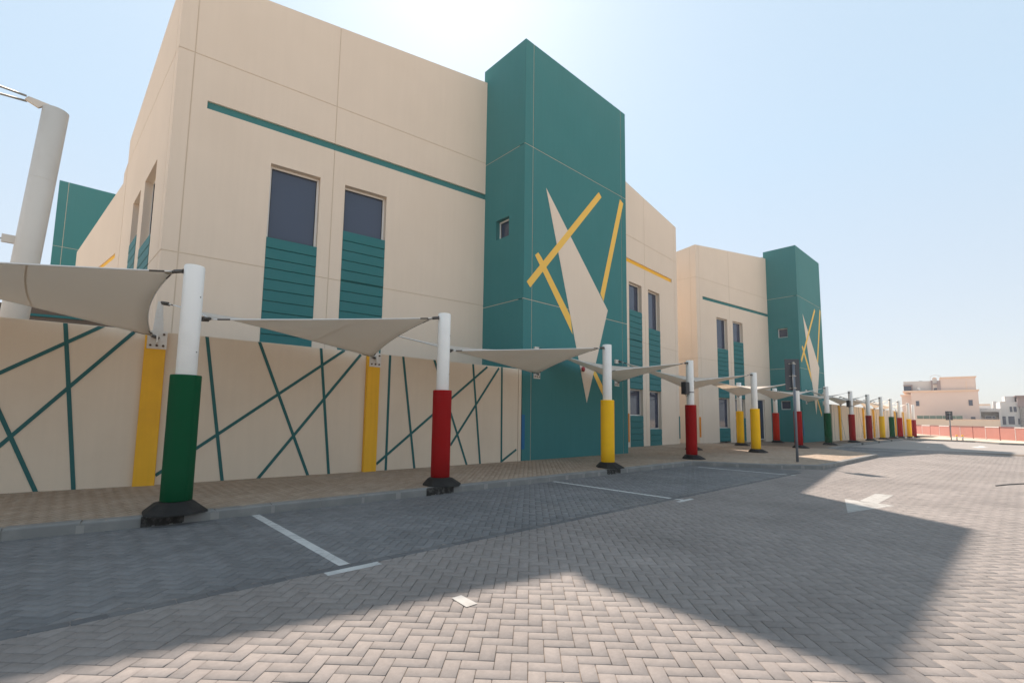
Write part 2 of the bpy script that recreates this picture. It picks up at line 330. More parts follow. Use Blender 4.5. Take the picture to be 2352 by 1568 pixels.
A = np.concatenate([hx, vx]); B = np.concatenate([hy, vy]); HOR = np.concatenate([np.ones(len(hx), bool), np.zeros(len(vx), bool)])
WX, WY = to_world(A, B)
vis, dep = in_view(WX, WY, 0.0, 1.12)
keep = vis & (dep < 30) & (WX < 32) & (WY > -6) & (WY < np.interp(WX, KX, KY)+0.12)
WX, WY, HOR, dep = WX[keep], WY[keep], HOR[keep], dep[keep]
BORDER = 4.25                                    # soldier course between parking bays and lane
park = (WY > BORDER) & (WX < 15.0)
park |= (WY > 3.95) & (WX > 24.5)
offc = np.abs(WY-BORDER) < 0.02
rz = rng.uniform(-0.0012, 0.0012, len(WX)); tilt = rng.uniform(-0.012, 0.012, (len(WX), 2))
tint = rng.random(len(WX)); spin = rng.normal(0, 0.006, len(WX))
ch = 0.0026
def brick_local(l, w):
    hl, hw = l/2-GAP/2, w/2-GAP/2
    lo = [(-hl,-hw),(hl,-hw),(hl,hw),(-hl,hw)]; hi = [(-hl+ch,-hw+ch),(hl-ch,-hw+ch),(hl-ch,hw-ch),(-hl+ch,hw-ch)]
    return np.array([(x,y,-0.009) for x,y in lo]+[(x,y,-0.003) for x,y in lo]+[(x,y,0.0) for x,y in hi])
BF = [(8,9,10,11)]+[(4+k,4+(k+1)%4,8+(k+1)%4,8+k) for k in range(4)]+[(k,(k+1)%4,4+(k+1)%4,4+k) for k in range(4)]
BFA = np.array(BF)
def bricks_mesh(name, X, Y, ang, Z, T, tn, material, l=BL, w=BW):
    base = brick_local(l, w); nb = len(X)
    ca, sa = np.cos(ang)[:,None], np.sin(ang)[:,None]
    x = base[None,:,0]*ca-base[None,:,1]*sa; y = base[None,:,0]*sa+base[None,:,1]*ca
    z = base[None,:,2]+Z[:,None]+x*T[:,0:1]+y*T[:,1:2]
    V = np.stack([x+X[:,None], y+Y[:,None], z], 2).reshape(-1, 3)
    F = (BFA[None]+12*np.arange(nb)[:,None,None]).reshape(-1, 4)
    me = bpy.data.meshes.new(name)
    me.vertices.add(len(V)); me.vertices.foreach_set('co', V.ravel())
    me.loops.add(F.size); me.loops.foreach_set('vertex_index', F.ravel().astype(np.int32))
    me.polygons.add(len(F)); me.polygons.foreach_set('loop_start', np.arange(0, F.size, 4, dtype=np.int32))
    me.materials.append(M[material]); me.update(calc_edges=True)
    at = me.attributes.new('tint', 'FLOAT', 'FACE'); at.data.foreach_set('value', np.repeat(tn, 9).astype(np.float32))
    o = bpy.data.objects.new(name, me); COL.objects.link(o); return o
ang = np.where(HOR, math.pi/4, 3*math.pi/4)+spin
vis1, _ = in_view(WX, WY, 0.0, 1.0)
order = np.argsort(np.where(vis1, dep, 1e9)); near = np.zeros(len(WX), bool); near[order[:300]] = True
near &= ~park
for nm, sel, mt in (('pavers_in_lane', ~near & ~park, 'paver'), ('pavers_in_parking_bays', ~near & park, 'paver_dark')):
    o = bricks_mesh(nm, WX[sel], WY[sel], ang[sel], rz[sel], tilt[sel], tint[sel], mt); o.parent = road; stuff(o)
pm = bricks_mesh('paver', np.zeros(1), np.zeros(1), np.zeros(1), np.zeros(1), np.zeros((1,2)), np.zeros(1), 'paver')
pmesh = pm.data; bpy.data.objects.remove(pm)
for k in np.nonzero(near)[0]:
    o = bpy.data.objects.new('paver', pmesh); COL.objects.link(o); o.parent = road
    o.location = (WX[k], WY[k], rz[k]); o.rotation_euler = (tilt[k,0], tilt[k,1], ang[k])
# soldier course of dark pavers dividing bays and lane
sx = np.arange(-6.2, 14.4, BL+0.002); sm = brick_local(BL, BW)
sp = bricks_mesh('border_paver', np.zeros(1), np.zeros(1), np.zeros(1), np.zeros(1), np.zeros((1,2)), np.zeros(1), 'paver_border'); spm = sp.data; bpy.data.objects.remove(sp)
for x in sx:
    o = bpy.data.objects.new('border_paver', spm); COL.objects.link(o); o.parent = road
    o.location = (x, BORDER-0.004*max(0, x-2)+rng.normal(0, 0.004), 0.0045); o.rotation_euler = (0, 0, rng.normal(0, 0.012))
# ---- painted markings, laid on each paver so that the joints still show
def painted(name, polys, wear=0.0, mt='paint_white'):
    mb = MB()
    for clip in polys:
        cx = [p[0] for p in clip]; cyy = [p[1] for p in clip]
        s_ = np.nonzero((WX > min(cx)-.2) & (WX < max(cx)+.2) & (WY > min(cyy)-.2) & (WY < max(cyy)+.2))[0]
        for k in s_:
            if random.random() < wear: continue
            base = brick_local(BL+2*ch+GAP-.0012, BW+2*ch+GAP-.0012)[8:12]; ca, sa = math.cos(ang[k]), math.sin(ang[k])
            q = [(WX[k]+x*ca-y*sa, WY[k]+x*sa+y*ca) for x, y, _ in base]
            c = clipped(q, clip)
            if len(c) >= 3:
                z = lambda p: rz[k]+(p[0]-WX[k])*tilt[k,0]+(p[1]-WY[k])*tilt[k,1]+0.0012
                mb.add([(p[0], p[1], z(p)) for p in c], [tuple(range(len(c)))])
    o = mb.build(name, mt, road); return o
def rect(x0, x1, y0, y1): return [(x0,y0),(x1,y0),(x1,y1),(x0,y1)]
painted('bay_line', [rect(1.88, 1.98, 4.30, 7.2)])
painted('bay_line_end', [rect(1.70, 2.20, 4.10, 4.20)])
painted('bay_line', [rect(7.70, 7.80, 4.05, 7.02)]); painted('bay_line_end', [rect(7.50, 8.0, 3.98, 4.06)])
painted('bay_line', [rect(13.5, 13.6, 4.05, 6.6)])
MB().add([(2.175,2.80,0.0045),(2.275,2.80,0.0045),(2.285,3.01,0.0045),(2.195,3.01,0.0045)], [(0,1,2,3)]).build('lane_dash', 'paint_worn', road)
painted('direction_arrow', [[(8.69,1.92),(10.04,1.56),(10.18,2.28)], rect(10.05, 11.45, 1.79, 2.06)], 0.0, 'paint_worn')
def flat_mark(name, pts): return MB().add([(x,y,0.004) for x,y in pts], [tuple(range(len(pts)))]).build(name, 'paint_white', road)
flat_mark('far_direction_arrow', [(38.2,2.0),(39.4,1.6),(40.4,1.85),(41.5,1.85),(41.5,2.1),(40.4,2.1),(39.5,2.4)])
for (x0, x1, y0, y1) in ((33.0,33.15,3.3,4.0),(36.0,36.6,3.9,4.0),(41.3,41.9,3.9,4.0),(29.5,29.65,3.7,6.3)): flat_mark('far_bay_line', rect(x0,x1,y0,y1))

# ---- pavement: sheet, pavers, kerb stones
PZ = 0.12
WALLP = [(-8, 11.52), (-0.69, 10.52), (0.85, 10.31), (5.4, 10.06), (9.66, 10.01)]
pv = [(x, y+0.10) for x, y in KERB] + [(62, 7.0), (76, 7.2), (76, 16), (-9, 16)]
mbp = MB().add([(x, y, PZ-0.010+gz(x)) for x, y in pv], [tuple(range(len(pv)))])
pave = struct(mbp.build('pavement', 'pave_bed')); LOC[pave.name] = (0,0,0)
PW, PL = 0.100, 0.200
ra = np.arange(-10, 420); pa = []; 
aa, bb = np.meshgrid(np.arange(-60, 330), np.arange(-330, 330), indexing='ij')
pax = (aa+0.5*(bb % 2))*PL; pbx = bb*PW
PX = (pax-pbx)*c45; PY = (pax+pbx)*c45
KXi = np.interp(PX, KX, KY)
vis, dp = in_view(PX, PY, PZ, 1.12)
kp = vis & (PX > -7) & (PX < 26) & (PY > KXi+0.10) & (PY < np.interp(PX, [-9,9.66,9.67,15.2,15.3,30],[11.6,10.1,10.1,10.1,13,13.5])) & (dp < 26)
kp &= ~((PX > 14.0) & (PX < 16.0) & (PY < 7.2) & (PY < 6.95-(PX-13.9)*1.55+0.15))
kp &= ~((PX > 23.3) & (PY < 4.07+(PX-23.5)*0.75+0.2))
PX, PY = PX[kp], PY[kp]; k_ = len(PX)
o = bricks_mesh('pavers_in_pavement', PX, PY, np.full(k_, math.pi/4)+rng.normal(0,0.006,k_), PZ+rng.uniform(-.0012,.0012,k_), rng.uniform(-.012,.012,(k_,2)), rng.random(k_), 'paver_tan', PL, PW)
o.parent = pave; stuff(o)
# lit plain pavement beyond the built pieces
far_pv = [(26,6.3),(33,6.96),(46,6.95),(49.6,6.9),(62,7.05),(76,7.25),(76,10.5),(26,14)]
# kerb stone: unit-length profile, scaled along its length
def kerb_mesh():
    prof = [(0,-0.05),(0,0.100),(0.004,0.112),(0.016,0.122),(0.15,0.124),(0.15,-0.05)]
    n = len(prof); vs = [(x, y, z) for x in (0.0, 1.0) for y, z in prof]
    fs = [tuple(range(n-1,-1,-1)), tuple(range(n, 2*n))]+[(k,(k+1)%n,(k+1)%n+n,k+n) for k in range(n)]
    me = bpy.data.meshes.new('kerb_stone'); me.from_pydata(vs, [], [tuple(reversed(f)) for f in fs]); me.materials.append(M['kerb']); me.update(); return me
km = kerb_mesh()
def kerb_run(pts, ln=0.61, zf=lambda x: 0.0):
    for (x0,y0),(x1,y1) in zip(pts[:-1], pts[1:]):
        d = math.hypot(x1-x0, y1-y0); nst = max(1, round(d/ln)); a = math.atan2(y1-y0, x1-x0); st = d/nst
        for k in range(nst):
            o = bpy.data.objects.new('kerb_stone', km); COL.objects.link(o); o.parent = pave
            o.location = (x0+(x1-x0)*k/nst+0.006*math.cos(a), y0+(y1-y0)*k/nst+0.006*math.sin(a), rng.normal(0,0.002)+zf(x0+(x1-x0)*k/nst))
            o.rotation_euler = (0, rng.normal(0,0.003), a+rng.normal(0,0.004)); o.scale = (st-0.012, 1, 1)
    mb = MB()
    for (x0,y0),(x1,y1) in zip(pts[:-1], pts[1:]):
        a = math.atan2(y1-y0, x1-x0); d = math.hypot(x1-x0, y1-y0)
        mb.obox((x0,y0), (math.cos(a), math.sin(a)), -0.02, d+0.02, -0.14, -0.006, -0.04, 0.108+0.0013*(int(abs(x0)*7) % 4))
        nst = max(1, round(d/ln))
        for k in range(1, nst):
            w_ = rng.uniform(.03, .055); mb.obox((x0,y0), (math.cos(a), math.sin(a)), d*k/nst-w_, d*k/nst+w_*.8, -0.10, 0.0022, -0.03, rng.uniform(.085, .100))
    stuff(mb.build('kerb_mortar', 'mortar', pave))
kerb_run(KERB)
kerb_run([(49.6,6.8),(49.9,4.4),(49.4,2.7),(46.3,1.36),(45.2,-6)], 0.9)
struct(MB().add([(49.7,6.9,0.10),(50.02,4.4,0.10),(49.5,2.65,0.10),(46.45,1.3,0.10),(44.15,-9,0.10),(60,-9,-0.05),(66,3.5,-0.20),(75,7.3,-0.20),(62,7.0,-0.09)], [(0,1,2,3,4,5,6,7,8)]).build('verge', 'sand'))

# ================================================================== SCHOOL BUILDINGS
def panel_wall(P, d, s0, s1, zlo, zhi, holes, thick=0.24, off=0.0):
    """one cast panel on plane P,d from s0..s1, bottom zlo, top zhi(s); rectangular holes (a,b,c,e) get reveals"""
    dx, dy = d; nx, ny = dy, -dx
    hs = [h for h in holes if h[1] > s0+1e-6 and h[0] < s1-1e-6]
    top = zhi if callable(zhi) else (lambda s: zhi)
    sb = sorted({s0, s1, *[min(max(v, s0), s1) for h in hs for v in h[:2]]})
    zm = min(top(s0), top(s1))
    zb = sorted({zlo, *[v for h in hs for v in h[2:] if zlo < v < zm-1e-6]}) + [None]
    cells = {}
    for i in range(len(sb)-1):
        for j in range(len(zb)-1):
            c = (sb[i]+sb[i+1])/2; z = zb[j]+0.001 if zb[j+1] is None else (zb[j]+zb[j+1])/2
            cells[i,j] = not any(h[0] < c < h[1] and h[2] < z < h[3] for h in hs)
    zt = lambda s, j: top(s) if zb[j] is None else zb[j]
    q = lambda s, z, n: (P[0]+dx*s+nx*n, P[1]+dy*s+ny*n, z)
    comp = {}; mbs = []
    for c0, solid in cells.items():
        if not solid or c0 in comp: continue
        todo = [c0]; comp[c0] = len(mbs); mbs.append(MB())
        while todo:
            i, j = todo.pop()
            for nb_ in ((i-1,j),(i+1,j),(i,j-1),(i,j+1)):
                if cells.get(nb_) and nb_ not in comp: comp[nb_] = comp[c0]; todo.append(nb_)
    for (i,j), solid in cells.items():
        if not solid: continue
        mb = mbs[comp[i,j]]
        a, b = sb[i], sb[i+1]; f = off; bk = off-thick
        mb.add([q(a,zb[j],f), q(b,zb[j],f), q(b,zt(b,j+1),f), q(a,zt(a,j+1),f)], [(0,1,2,3)])
        mb.add([q(a,zb[j],bk), q(b,zb[j],bk), q(b,zt(b,j+1),bk), q(a,zt(a,j+1),bk)], [(3,2,1,0)])
        for (di,dj) in ((-1,0),(1,0),(0,-1),(0,1)):
            if cells.get((i+di,j+dj), False): continue
            if di == -1: e = ((a,zb[j]),(a,zt(a,j+1)))
            elif di == 1: e = ((b,zt(b,j+1)),(b,zb[j]))
            elif dj == -1: e = ((b,zb[j]),(a,zb[j]))
            else: e = ((a,zt(a,j+1)),(b,zt(b,j+1)))
            (sa,za),(sc,zc) = e
            mb.add([q(sa,za,f), q(sc,zc,f), q(sc,zc,bk), q(sa,za,bk)], [(0,1,2,3)])
    return mbs
J = 0.022    # joint width
def panels(parent, P, d, sj, zj, zhi, holes, m, name='wall_panel', joint_m='sealant'):
    for a, b in zip(sj[:-1], sj[1:]):
        for k in range(len(zj)):
            lo = zj[k] + (J/2 if k else 0); last = k == len(zj)-1
            hi = zhi if last else zj[k+1]-J/2
            cuts = sorted([h for h in holes if h[0] <= a+.02 and h[1] >= b-.02 and h[2] > lo and (callable(hi) or h[3] < hi)], key=lambda h: h[2])
            zs_ = [lo]
            for h in cuts: zs_ += [h[2], h[3]]
            for q0, q1 in zip(zs_[0::2], zs_[1::2]+[hi]):
                for mb in panel_wall(P, d, a+(J/2 if a != sj[0] else 0), b-(J/2 if b != sj[-1] else 0), q0, q1, [h for h in holes if h not in cuts]): mb.build(name, m, parent)
    mb = MB(); top = zhi if callable(zhi) else (lambda s: zhi)
    def free(s, z): return not any(h[0]-.001 < s < h[1]+.001 and h[2]-.001 < z < h[3]+.001 for h in holes)
    for s in sj[1:-1]:
        zz = sorted({zj[0], *[v for h in holes if h[0] < s < h[1] for v in h[2:]], top(s)-0.01})
        for z0, z1 in zip(zz[:-1], zz[1:]):
            if free(s, (z0+z1)/2): mb.obox(P, d, s-J/2-.004, s+J/2+.004, -0.06, -0.008, z0, z1)
    for z in zj[1:]:
        ss = sorted({sj[0]+.01, sj[-1]-.01, *[v for h in holes if h[2] < z < h[3] for v in h[:2]]})
        for s0, s1 in zip(ss[:-1], ss[1:]):
            if free((s0+s1)/2, z): mb.obox(P, d, s0, s1, -0.058, -0.0085, z-J/2-.004, z+J/2+.004)
    stuff(mb.build('panel_joints', joint_m, parent))
def window(parent, P, d, s0, s1, z0, z1, depth=0.19, fw=0.05, name='window', transom=None):
    mb = MB()
    for a in ((s0, s0+fw, z0, z1), (s1-fw, s1, z0, z1), (s0+fw, s1-fw, z0, z0+fw), (s0+fw, s1-fw, z1-fw, z1)):
        mb.obox(P, d, a[0], a[1], -depth-0.045, -depth+0.012, a[2], a[3])
    w = mb.build(name, 'frame', parent)
    # dark gasket then the pane
    gk = MB(); g2 = 0.018
    for a in ((s0+fw, s0+fw+g2, z0+fw, z1-fw), (s1-fw-g2, s1-fw, z0+fw, z1-fw), (s0+fw+g2, s1-fw-g2, z0+fw, z0+fw+g2), (s0+fw+g2, s1-fw-g2, z1-fw-g2, z1-fw)):
        gk.obox(P, d, a[0], a[1], -depth-0.03, -depth-0.002, a[2], a[3])
    gk.build('gasket', 'black', w)
    MB().obox(P, d, s0+fw, s1-fw, -depth-0.025, -depth-0.014, z0+fw, z1-fw).build('pane', 'glass', w)
    return w
def slat_panel(parent, P, d, s0, s1, z0, z1, split=5.0):
    h = 0.278; mb = MB().obox(P, d, s0, s1, -0.10, -0.028, z0, z1)
    pn = mb.build('slat_cladding', 'teal_slat', parent)
    z = z1
    while z > z0+0.04:
        lo = max(z0, z-h)
        if lo < split-0.02 < z-0.02: lo = split+0.0
        if lo < z0+0.06: lo = z0
        dx, dy = d; nx, ny = dy, -dx
        # a lapped board: bottom edge stands proud of the board below
        q = lambda s, zz, n: (P[0]+dx*s+nx*n, P[1]+dy*s+ny*n, zz)
        b0, b1 = lo+0.007, z-0.009
        prof = [(b0,-0.03),(b0,0.006),(b0+0.008,0.014),(b1,0.007),(b1,-0.03)]
        mb = MB().add([q(s0+.003,zz,nn) for zz,nn in prof]+[q(s1-.003,zz,nn) for zz,nn in prof], [tuple(range(4,-1,-1)), tuple(range(5,10))]+[(k,(k+1)%5,(k+1)%5+5,k+5) for k in range(5)])
        mb.build('slat', 'teal_slat', pn)
        z = lo
    return pn
BAND0, BAND1 = 8.62, 8.82
def facade(parent, P, d, flip, band_m, door=False):
    """tower-side start at s = 0 when not flipped; s runs along d. flip: tower at s = L"""
    L_ = 8.53
    f = (lambda a, b: (L_-b, L_-a)) if flip else (lambda a, b: (a, b))
    nearw = f(3.39, 4.59); farw = f(5.24, 6.45); band = f(-0.3, 7.89)
    roof = (lambda s: 12.82-0.11*(L_-s)) if flip else (lambda s: 12.82-0.11*s)
    holes = [(*nearw, 1.53, 2.75), (*nearw, 6.42, 7.73), (*farw, 0.90, 2.75), (*farw, 5.80, 7.73)]
    holes += [(*nearw, 0.0, 1.53), (*farw, 0.0, 0.90), (*nearw, 2.75, 6.42), (*farw, 2.75, 5.80)]
    if door: holes.append((*f(0.88, 2.08), 0.0, 2.80))
    bh = (max(band[0], 0), min(band[1], L_), BAND0, BAND1)
    sj = sorted(([0, 4.915, 8.21, L_] if not flip else [0, L_-8.21, L_-4.915, L_]))
    zj = [0.0, 5.0, 9.9]
    # the recessed coloured band is cut through the panel and lined
    panels(parent, P, d, sj, zj, roof, holes+[bh], 'beige')
    MB().obox(P, d, bh[0], bh[1], -0.2, -0.055, BAND0-.02, BAND1+.02).build('recessed_band', band_m, parent)
    for (a, b), lo in ((nearw, 6.42), (farw, 5.80)):
        window(parent, P, d, a, b, lo, 7.73)
        slat_panel(parent, P, d, a, b, 2.75, lo)
    for (a, b), lo in ((nearw, 1.53), (farw, 0.90)):
        window(parent, P, d, a, b, lo, 2.75, 0.16)
        slat_panel(parent, P, d, a, b, 0.10, lo, split=-9)
    if door:
        a, b = f(0.88, 2.08)
        w = window(parent, P, d, a, b, PZ+0.01, 2.80, 0.10, 0.06, 'door')
        hb = MB()
        for z in (0.5, 1.5, 2.3, 2.65): hb.obox(P, d, (a if flip else b)-.03, (a if flip else b)+.03, -0.088, -0.06, z, z+.10)
        hb.build('hinge', 'steel', w)
        MB().obox(P, d, a+.10, a+.13, -0.088, -0.03, 1.0, 1.35).build('handle', 'steel', w)
    return roof
def school(x0, y0, label, door, group=None):
    b = thing('school_building', label, 'building', (x0, y0, 0), group, True)
    TW, TD, TH = 5.44, 2.05, 13.3
    # tower: front, two sides
    F = (x0, y0); tj = [4.92, 9.82]
    front_holes = []
    panels(b, F, (1,0), [0, 0.36, TW-0.30, TW], [0]+tj, TH, [], 'teal', 'tower_panel')
    sd_ = (0,-1)                                   # left side runs towards the viewer
    PS = (x0, y0+TD)
    win = [(TD-1.31, TD-0.69, 7.05, 7.69), (TD-1.31, TD-0.69, 2.15, 2.75)]
    panels(b, PS, sd_, [0, TD-0.24], [0]+tj, TH, win if door else win[:1], 'teal', 'tower_panel')
    for k in range(2 if door else 1): window(b, PS, sd_, *win[k], 0.17, 0.055)
    panels(b, (x0+TW, y0+0.24), (0,1), [0, TD-0.24], [0]+tj, TH, [], 'teal', 'tower_panel')
    MB().box(x0+.25, x0+TW-.25, y0+.245, y0+TD+.3, 0, TH-0.25).build('tower_core', 'roof_grey', b)
    MB().box(x0+.26, x0+TW-.26, y0+TD-.12, y0+TD, 12.0, TH-.002).build('tower_back_parapet', 'teal', b)
    # painted mural: pale kite and yellow bars, thin raised coats
    def coat(name, pts, m, e):
        MB().poly([(x0+x, y0, z) for x, z in pts], (0, -e, 0), (0, 0.001, 0)).build(name, m, b)
    coat('mural_kite', [(0.96,8.69),(3.01,1.89),(4.22,5.24)], 'beige', 0.008)
    coat('mural_bar', [(3.72,9.50),(0.13,5.45),(0.28,5.30),(3.88,9.36)], 'yellow_bar', 0.011)
    coat('mural_bar', [(0.62,6.48),(0.48,6.36),(2.27,4.12),(2.16,4.72),(0.76,6.36)], 'yellow_bar', 0.0045)
    coat('mural_bar', [(3.36,2.88),(4.02,2.02),(4.30,1.72),(4.30,2.02),(3.45,3.05)], 'yellow_bar', 0.0045)
    coat('mural_bar', [(5.05,9.68),(3.80,5.78),(3.97,5.53),(5.27,9.58)], 'yellow_bar', 0.0045)
    # facades either side
    dA = dirv(-7.0); LA = 8.53; jA = (x0, y0+1.9)
    PA = (jA[0]-dA[0]*LA, jA[1]-dA[1]*LA)
    facade(b, PA, dA, True, 'teal', door)
    dB = dirv(3.7); PB = (x0+TW, y0+1.9)
    facade(b, PB, dB, False, 'yellow_band')
    # left flank, running away from the street
    dS = dirv(-87.0); LS = 7.75; PSd = (PA[0]-dS[0]*LS, PA[1]-dS[1]*LS)
    rS = lambda s: 11.88-0.14*(LS-s)
    hw = [(LS-3.3, LS-1.6, 5.80, 7.75), (LS-3.3, LS-1.6, 2.75, 5.80), (LS-5.35, LS-4.0, 6.42, 7.75), (LS-5.35, LS-4.0, 2.75, 6.42)]
    panels(b, PSd, dS, [0, LS-0.35, LS], [0, 5.0, 9.9], rS, hw, 'beige')
    window(b, PSd, dS, LS-3.3, LS-1.6, 5.80, 7.75); slat_panel(b, PSd, dS, LS-3.3, LS-1.6, 2.75, 5.80)
    window(b, PSd, dS, LS-5.35, LS-4.0, 6.42, 7.75); slat_panel(b, PSd, dS, LS-5.35, LS-4.0, 2.75, 6.42)
    # right flank and inner body with its roof
    eB = (PB[0]+dB[0]*8.53, PB[1]+dB[1]*8.53)
    panels(b, eB, (0,1), [0, 8.0], [0, 5.0, 9.9], 11.85, [], 'beige')
    k = 0.26
    foot = [(PA[0]+k, PA[1]+k), (x0+0.1, y0+1.9+k), (x0+TW-.1, y0+1.9+k), (eB[0]-k, eB[1]+k), (eB[0]-k, y0+10.4), (PSd[0]+k, y0+10.4)]
    zt = [11.6, 12.45, 12.45, 11.6, 11.2, 10.6]
    n = len(foot)
    MB().add([(x,y,0) for x,y in foot]+[(x,y,z) for (x,y),z in zip(foot, zt)], [tuple(range(n-1,-1,-1)), tuple(range(n,2*n))]+[(i,(i+1)%n,(i+1)%n+n,i+n) for i in range(n)]).build('inner_body', 'roof_grey', b)
    return b, PA, eB
b1, PA1, eB1 = school(9.66, 10.0, 'beige school block with teal corner tower nearest the camera, behind the striped wall', False, 'school blocks with teal towers')
b2, PA2, eB2 = school(35.26, 9.97, 'farther beige school block with teal tower, behind the second row of posts', True, 'school blocks with teal towers')
# rear wing and rear tower, seen past the left flank of the near block
rw = thing('school_rear_wing', 'beige rear wing with yellow band and teal tower at far left, behind the near block', 'building', (0.7, 21, 0), None, True)
MB().add([(0.78,20.66,0),(0.74,21.4,0),(2.0,21.4,0),(2.0,20.66,0),(0.78,20.66,9.95),(0.74,21.4,9.86),(2.0,21.4,9.86),(2.0,20.66,9.95)], [(0,3,2,1),(4,5,6,7),(0,1,5,4),(1,2,6,5),(2,3,7,6),(3,0,4,7)]).build('link_wall', 'beige', rw)
dW = dirv(-82.0); PW2 = (0.74-dW[0]*8.0, 21.42-dW[1]*8.0)
for mb in panel_wall(PW2, dW, 0, 8.0, 0, lambda s: 9.5-0.10*(8-s), [(2.0, 7.8, 6.80, 6.98)]): mb.build('wall_panel', 'beige', rw)
MB().obox(PW2, dW, 1.9, 7.9, -0.22, -0.03, 6.76, 7.02).build('recessed_band', 'yellow_band', rw)
panels(rw, (-1.36, 33.3), (1,0), [0, 0.36, 5.14, 5.44], [0, 9.82], 13.3, [], 'teal', 'tower_panel')
panels(rw, (-1.36, 35.4), (0,-1), [0, 1.86], [0, 9.82], 13.3, [], 'teal', 'tower_panel')
MB().box(-1.1, 3.8, 33.56, 35.2, 0, 13.0).build('tower_core', 'roof_grey', rw)

# ================================================================== BOUNDARY WALLS
WH = 2.78
def wall_seg(parent, a, b2_, h=WH, z0=0.0, name='wall_panel', t=0.2):
    L_ = math.hypot(b2_[0]-a[0], b2_[1]-a[1]); d = ((b2_[0]-a[0])/L_, (b2_[1]-a[1])/L_)
    MB().obox(a, d, 0, L_, -t, 0, z0, h).build(name, 'beige_wall', parent, bevel=0.008); return d, L_
def stripe(parent, P, d, p, q, w=0.055, e=0.004, m='teal_stripe', zmax=WH-0.006, zmin=PZ-0.05):
    (s0,z0),(s1,z1) = p, q; l = math.hypot(s1-s0, z1-z0); nx, nz = -(z1-z0)/l*w/2, (s1-s0)/l*w/2
    pts = [(s0+nx,z0+nz),(s0-nx,z0-nz),(s1-nx,z1-nz),(s1+nx,z1+nz)]
    cl = clipped(pts if (pts[1][0]-pts[0][0])*(pts[2][1]-pts[0][1])-(pts[1][1]-pts[0][1])*(pts[2][0]-pts[0][0]) > 0 else pts[::-1], [(-50,zmin),(90,zmin),(90,zmax),(-50,zmax)])
    if len(cl) < 3: return
    n_ = (d[1], -d[0])
    MB().poly([(P[0]+d[0]*s, P[1]+d[1]*s, z) for s, z in cl], (n_[0]*e, n_[1]*e, 0), (-n_[0]*.001, -n_[1]*.001, 0)).build('stripe', m, parent)
nw = thing('boundary_wall', 'low beige wall with crossing teal stripes along the near pavement', 'wall', (4, 10.2, 0), 'beige boundary walls with stripes', True)
# seg 0
dd, LL = wall_seg(nw, (-8.0,11.517), (0.87,10.31))
e_ = 0.0045
for p, q in (((.51,2.83),(.82,.10)),((-0.75,1.47),(1.01,2.81)),((-0.62,.10),(1.39,2.73)),((-0.62,2.6),(.39,.10)),((-2.2,2.8),(-1.5,.1)),((-3.4,.1),(-1.9,2.8)),((-4.6,2.8),(-4.2,.1))):
    stripe(nw, (-0.69,10.52), dd, p, q, e=e_); e_ += 0.0006
dd, LL = wall_seg(nw, (1.12,10.295), (4.82,10.09)); P1 = (0.85,10.31); d1 = (math.cos(math.atan2(-.25,4.55)), math.sin(math.atan2(-.25,4.55)))
P1 = (0.85, 10.31); e_ = 0.0045
for p, q in (((.89,2.82),(1.31,.10)),((.30,.28),(3.47,2.78)),((1.76,2.82),(2.84,.10)),((2.96,2.82),(3.26,.10)),((1.88,.08),(3.84,2.72))):
    stripe(nw, P1, d1, p, q, e=e_+0.004); e_ += 0.0006
dd, LL = wall_seg(nw, (5.12,10.065), (9.50,10.01)); P2 = (5.4,10.06); d2 = (math.cos(math.atan2(-.05,4.22)), math.sin(math.atan2(-.05,4.22))); e_ = 0.0045
for p, q in (((-.01,2.8),(-.01,.10)),((.33,2.8),(.74,.10)),((1.20,2.8),(2.30,.10)),((-.25,.27),(2.93,2.74)),((1.76,.63),(3.35,2.74)),((2.43,2.8),(2.74,.10)),((3.46,2.8),(3.49,.10)),((3.51,.15),(4.05,.45))):
    stripe(nw, P2, d2, p, q, e=e_+0.004); e_ += 0.0006
wall_seg(nw, (9.515,10.008), (9.635,10.006), name='end_post')
def bracket(parent, P, d, s, zlo, zhi, fin=True):
    """bolted plate for the low sail corner, and a fin above it for the high one"""
    n_ = (d[1], -d[0])
    pl = MB().obox(P, d, s-.14, s+.14, 0.0, 0.012, zlo-.16, zlo+.16).build('bracket_plate', 'plate', parent, bevel=0.003)
    for a in (-.09, 0, .09):
        for zz in (-.10, .10):
            if zz > 0 and a == 0: continue
            c = (P[0]+d[0]*(s+a), P[1]+d[1]*(s+a), zlo+zz)
            MB().tube(c, (c[0]+n_[0]*.034, c[1]+n_[1]*.034, c[2]), .020, n=6).build('bolt', 'bolt', pl)
    MB().obox(P, d, s-.012, s+.012, 0.012, .10, zlo-.06, zlo+.09).build('lug', 'plate', pl)
    if fin:
        q = lambda t, nn, z: (P[0]+d[0]*t+n_[0]*nn, P[1]+d[1]*t+n_[1]*nn, z)
        MB().poly([q(s-.08,.0,zlo+.14), q(s+.08,.0,zlo+.14), q(s+.035,.0,zhi+.04), q(s-.035,.0,zhi+.04)], (0,0,0), (-n_[0]*.03,-n_[1]*.03,0)).build('bracket_fin', 'plate', parent)
def pilaster(parent, P, d, s, h=WH-.02, w=0.30, proud=0.07, brk=True):
    o = MB().obox(P, d, s-w/2, s+w/2, -0.21, proud, 0.0, h).build('pilaster', 'pilaster', parent, bevel=0.012)
    if brk:
        n_ = (d[1], -d[0]); bracket(parent, (P[0]+n_[0]*proud, P[1]+n_[1]*proud), d, s+.02, 2.62, 3.26)
    return o
pilaster(nw, (-0.69,10.52), dirv(-7.8), 1.70); pilaster(nw, P2, d2, -0.43)
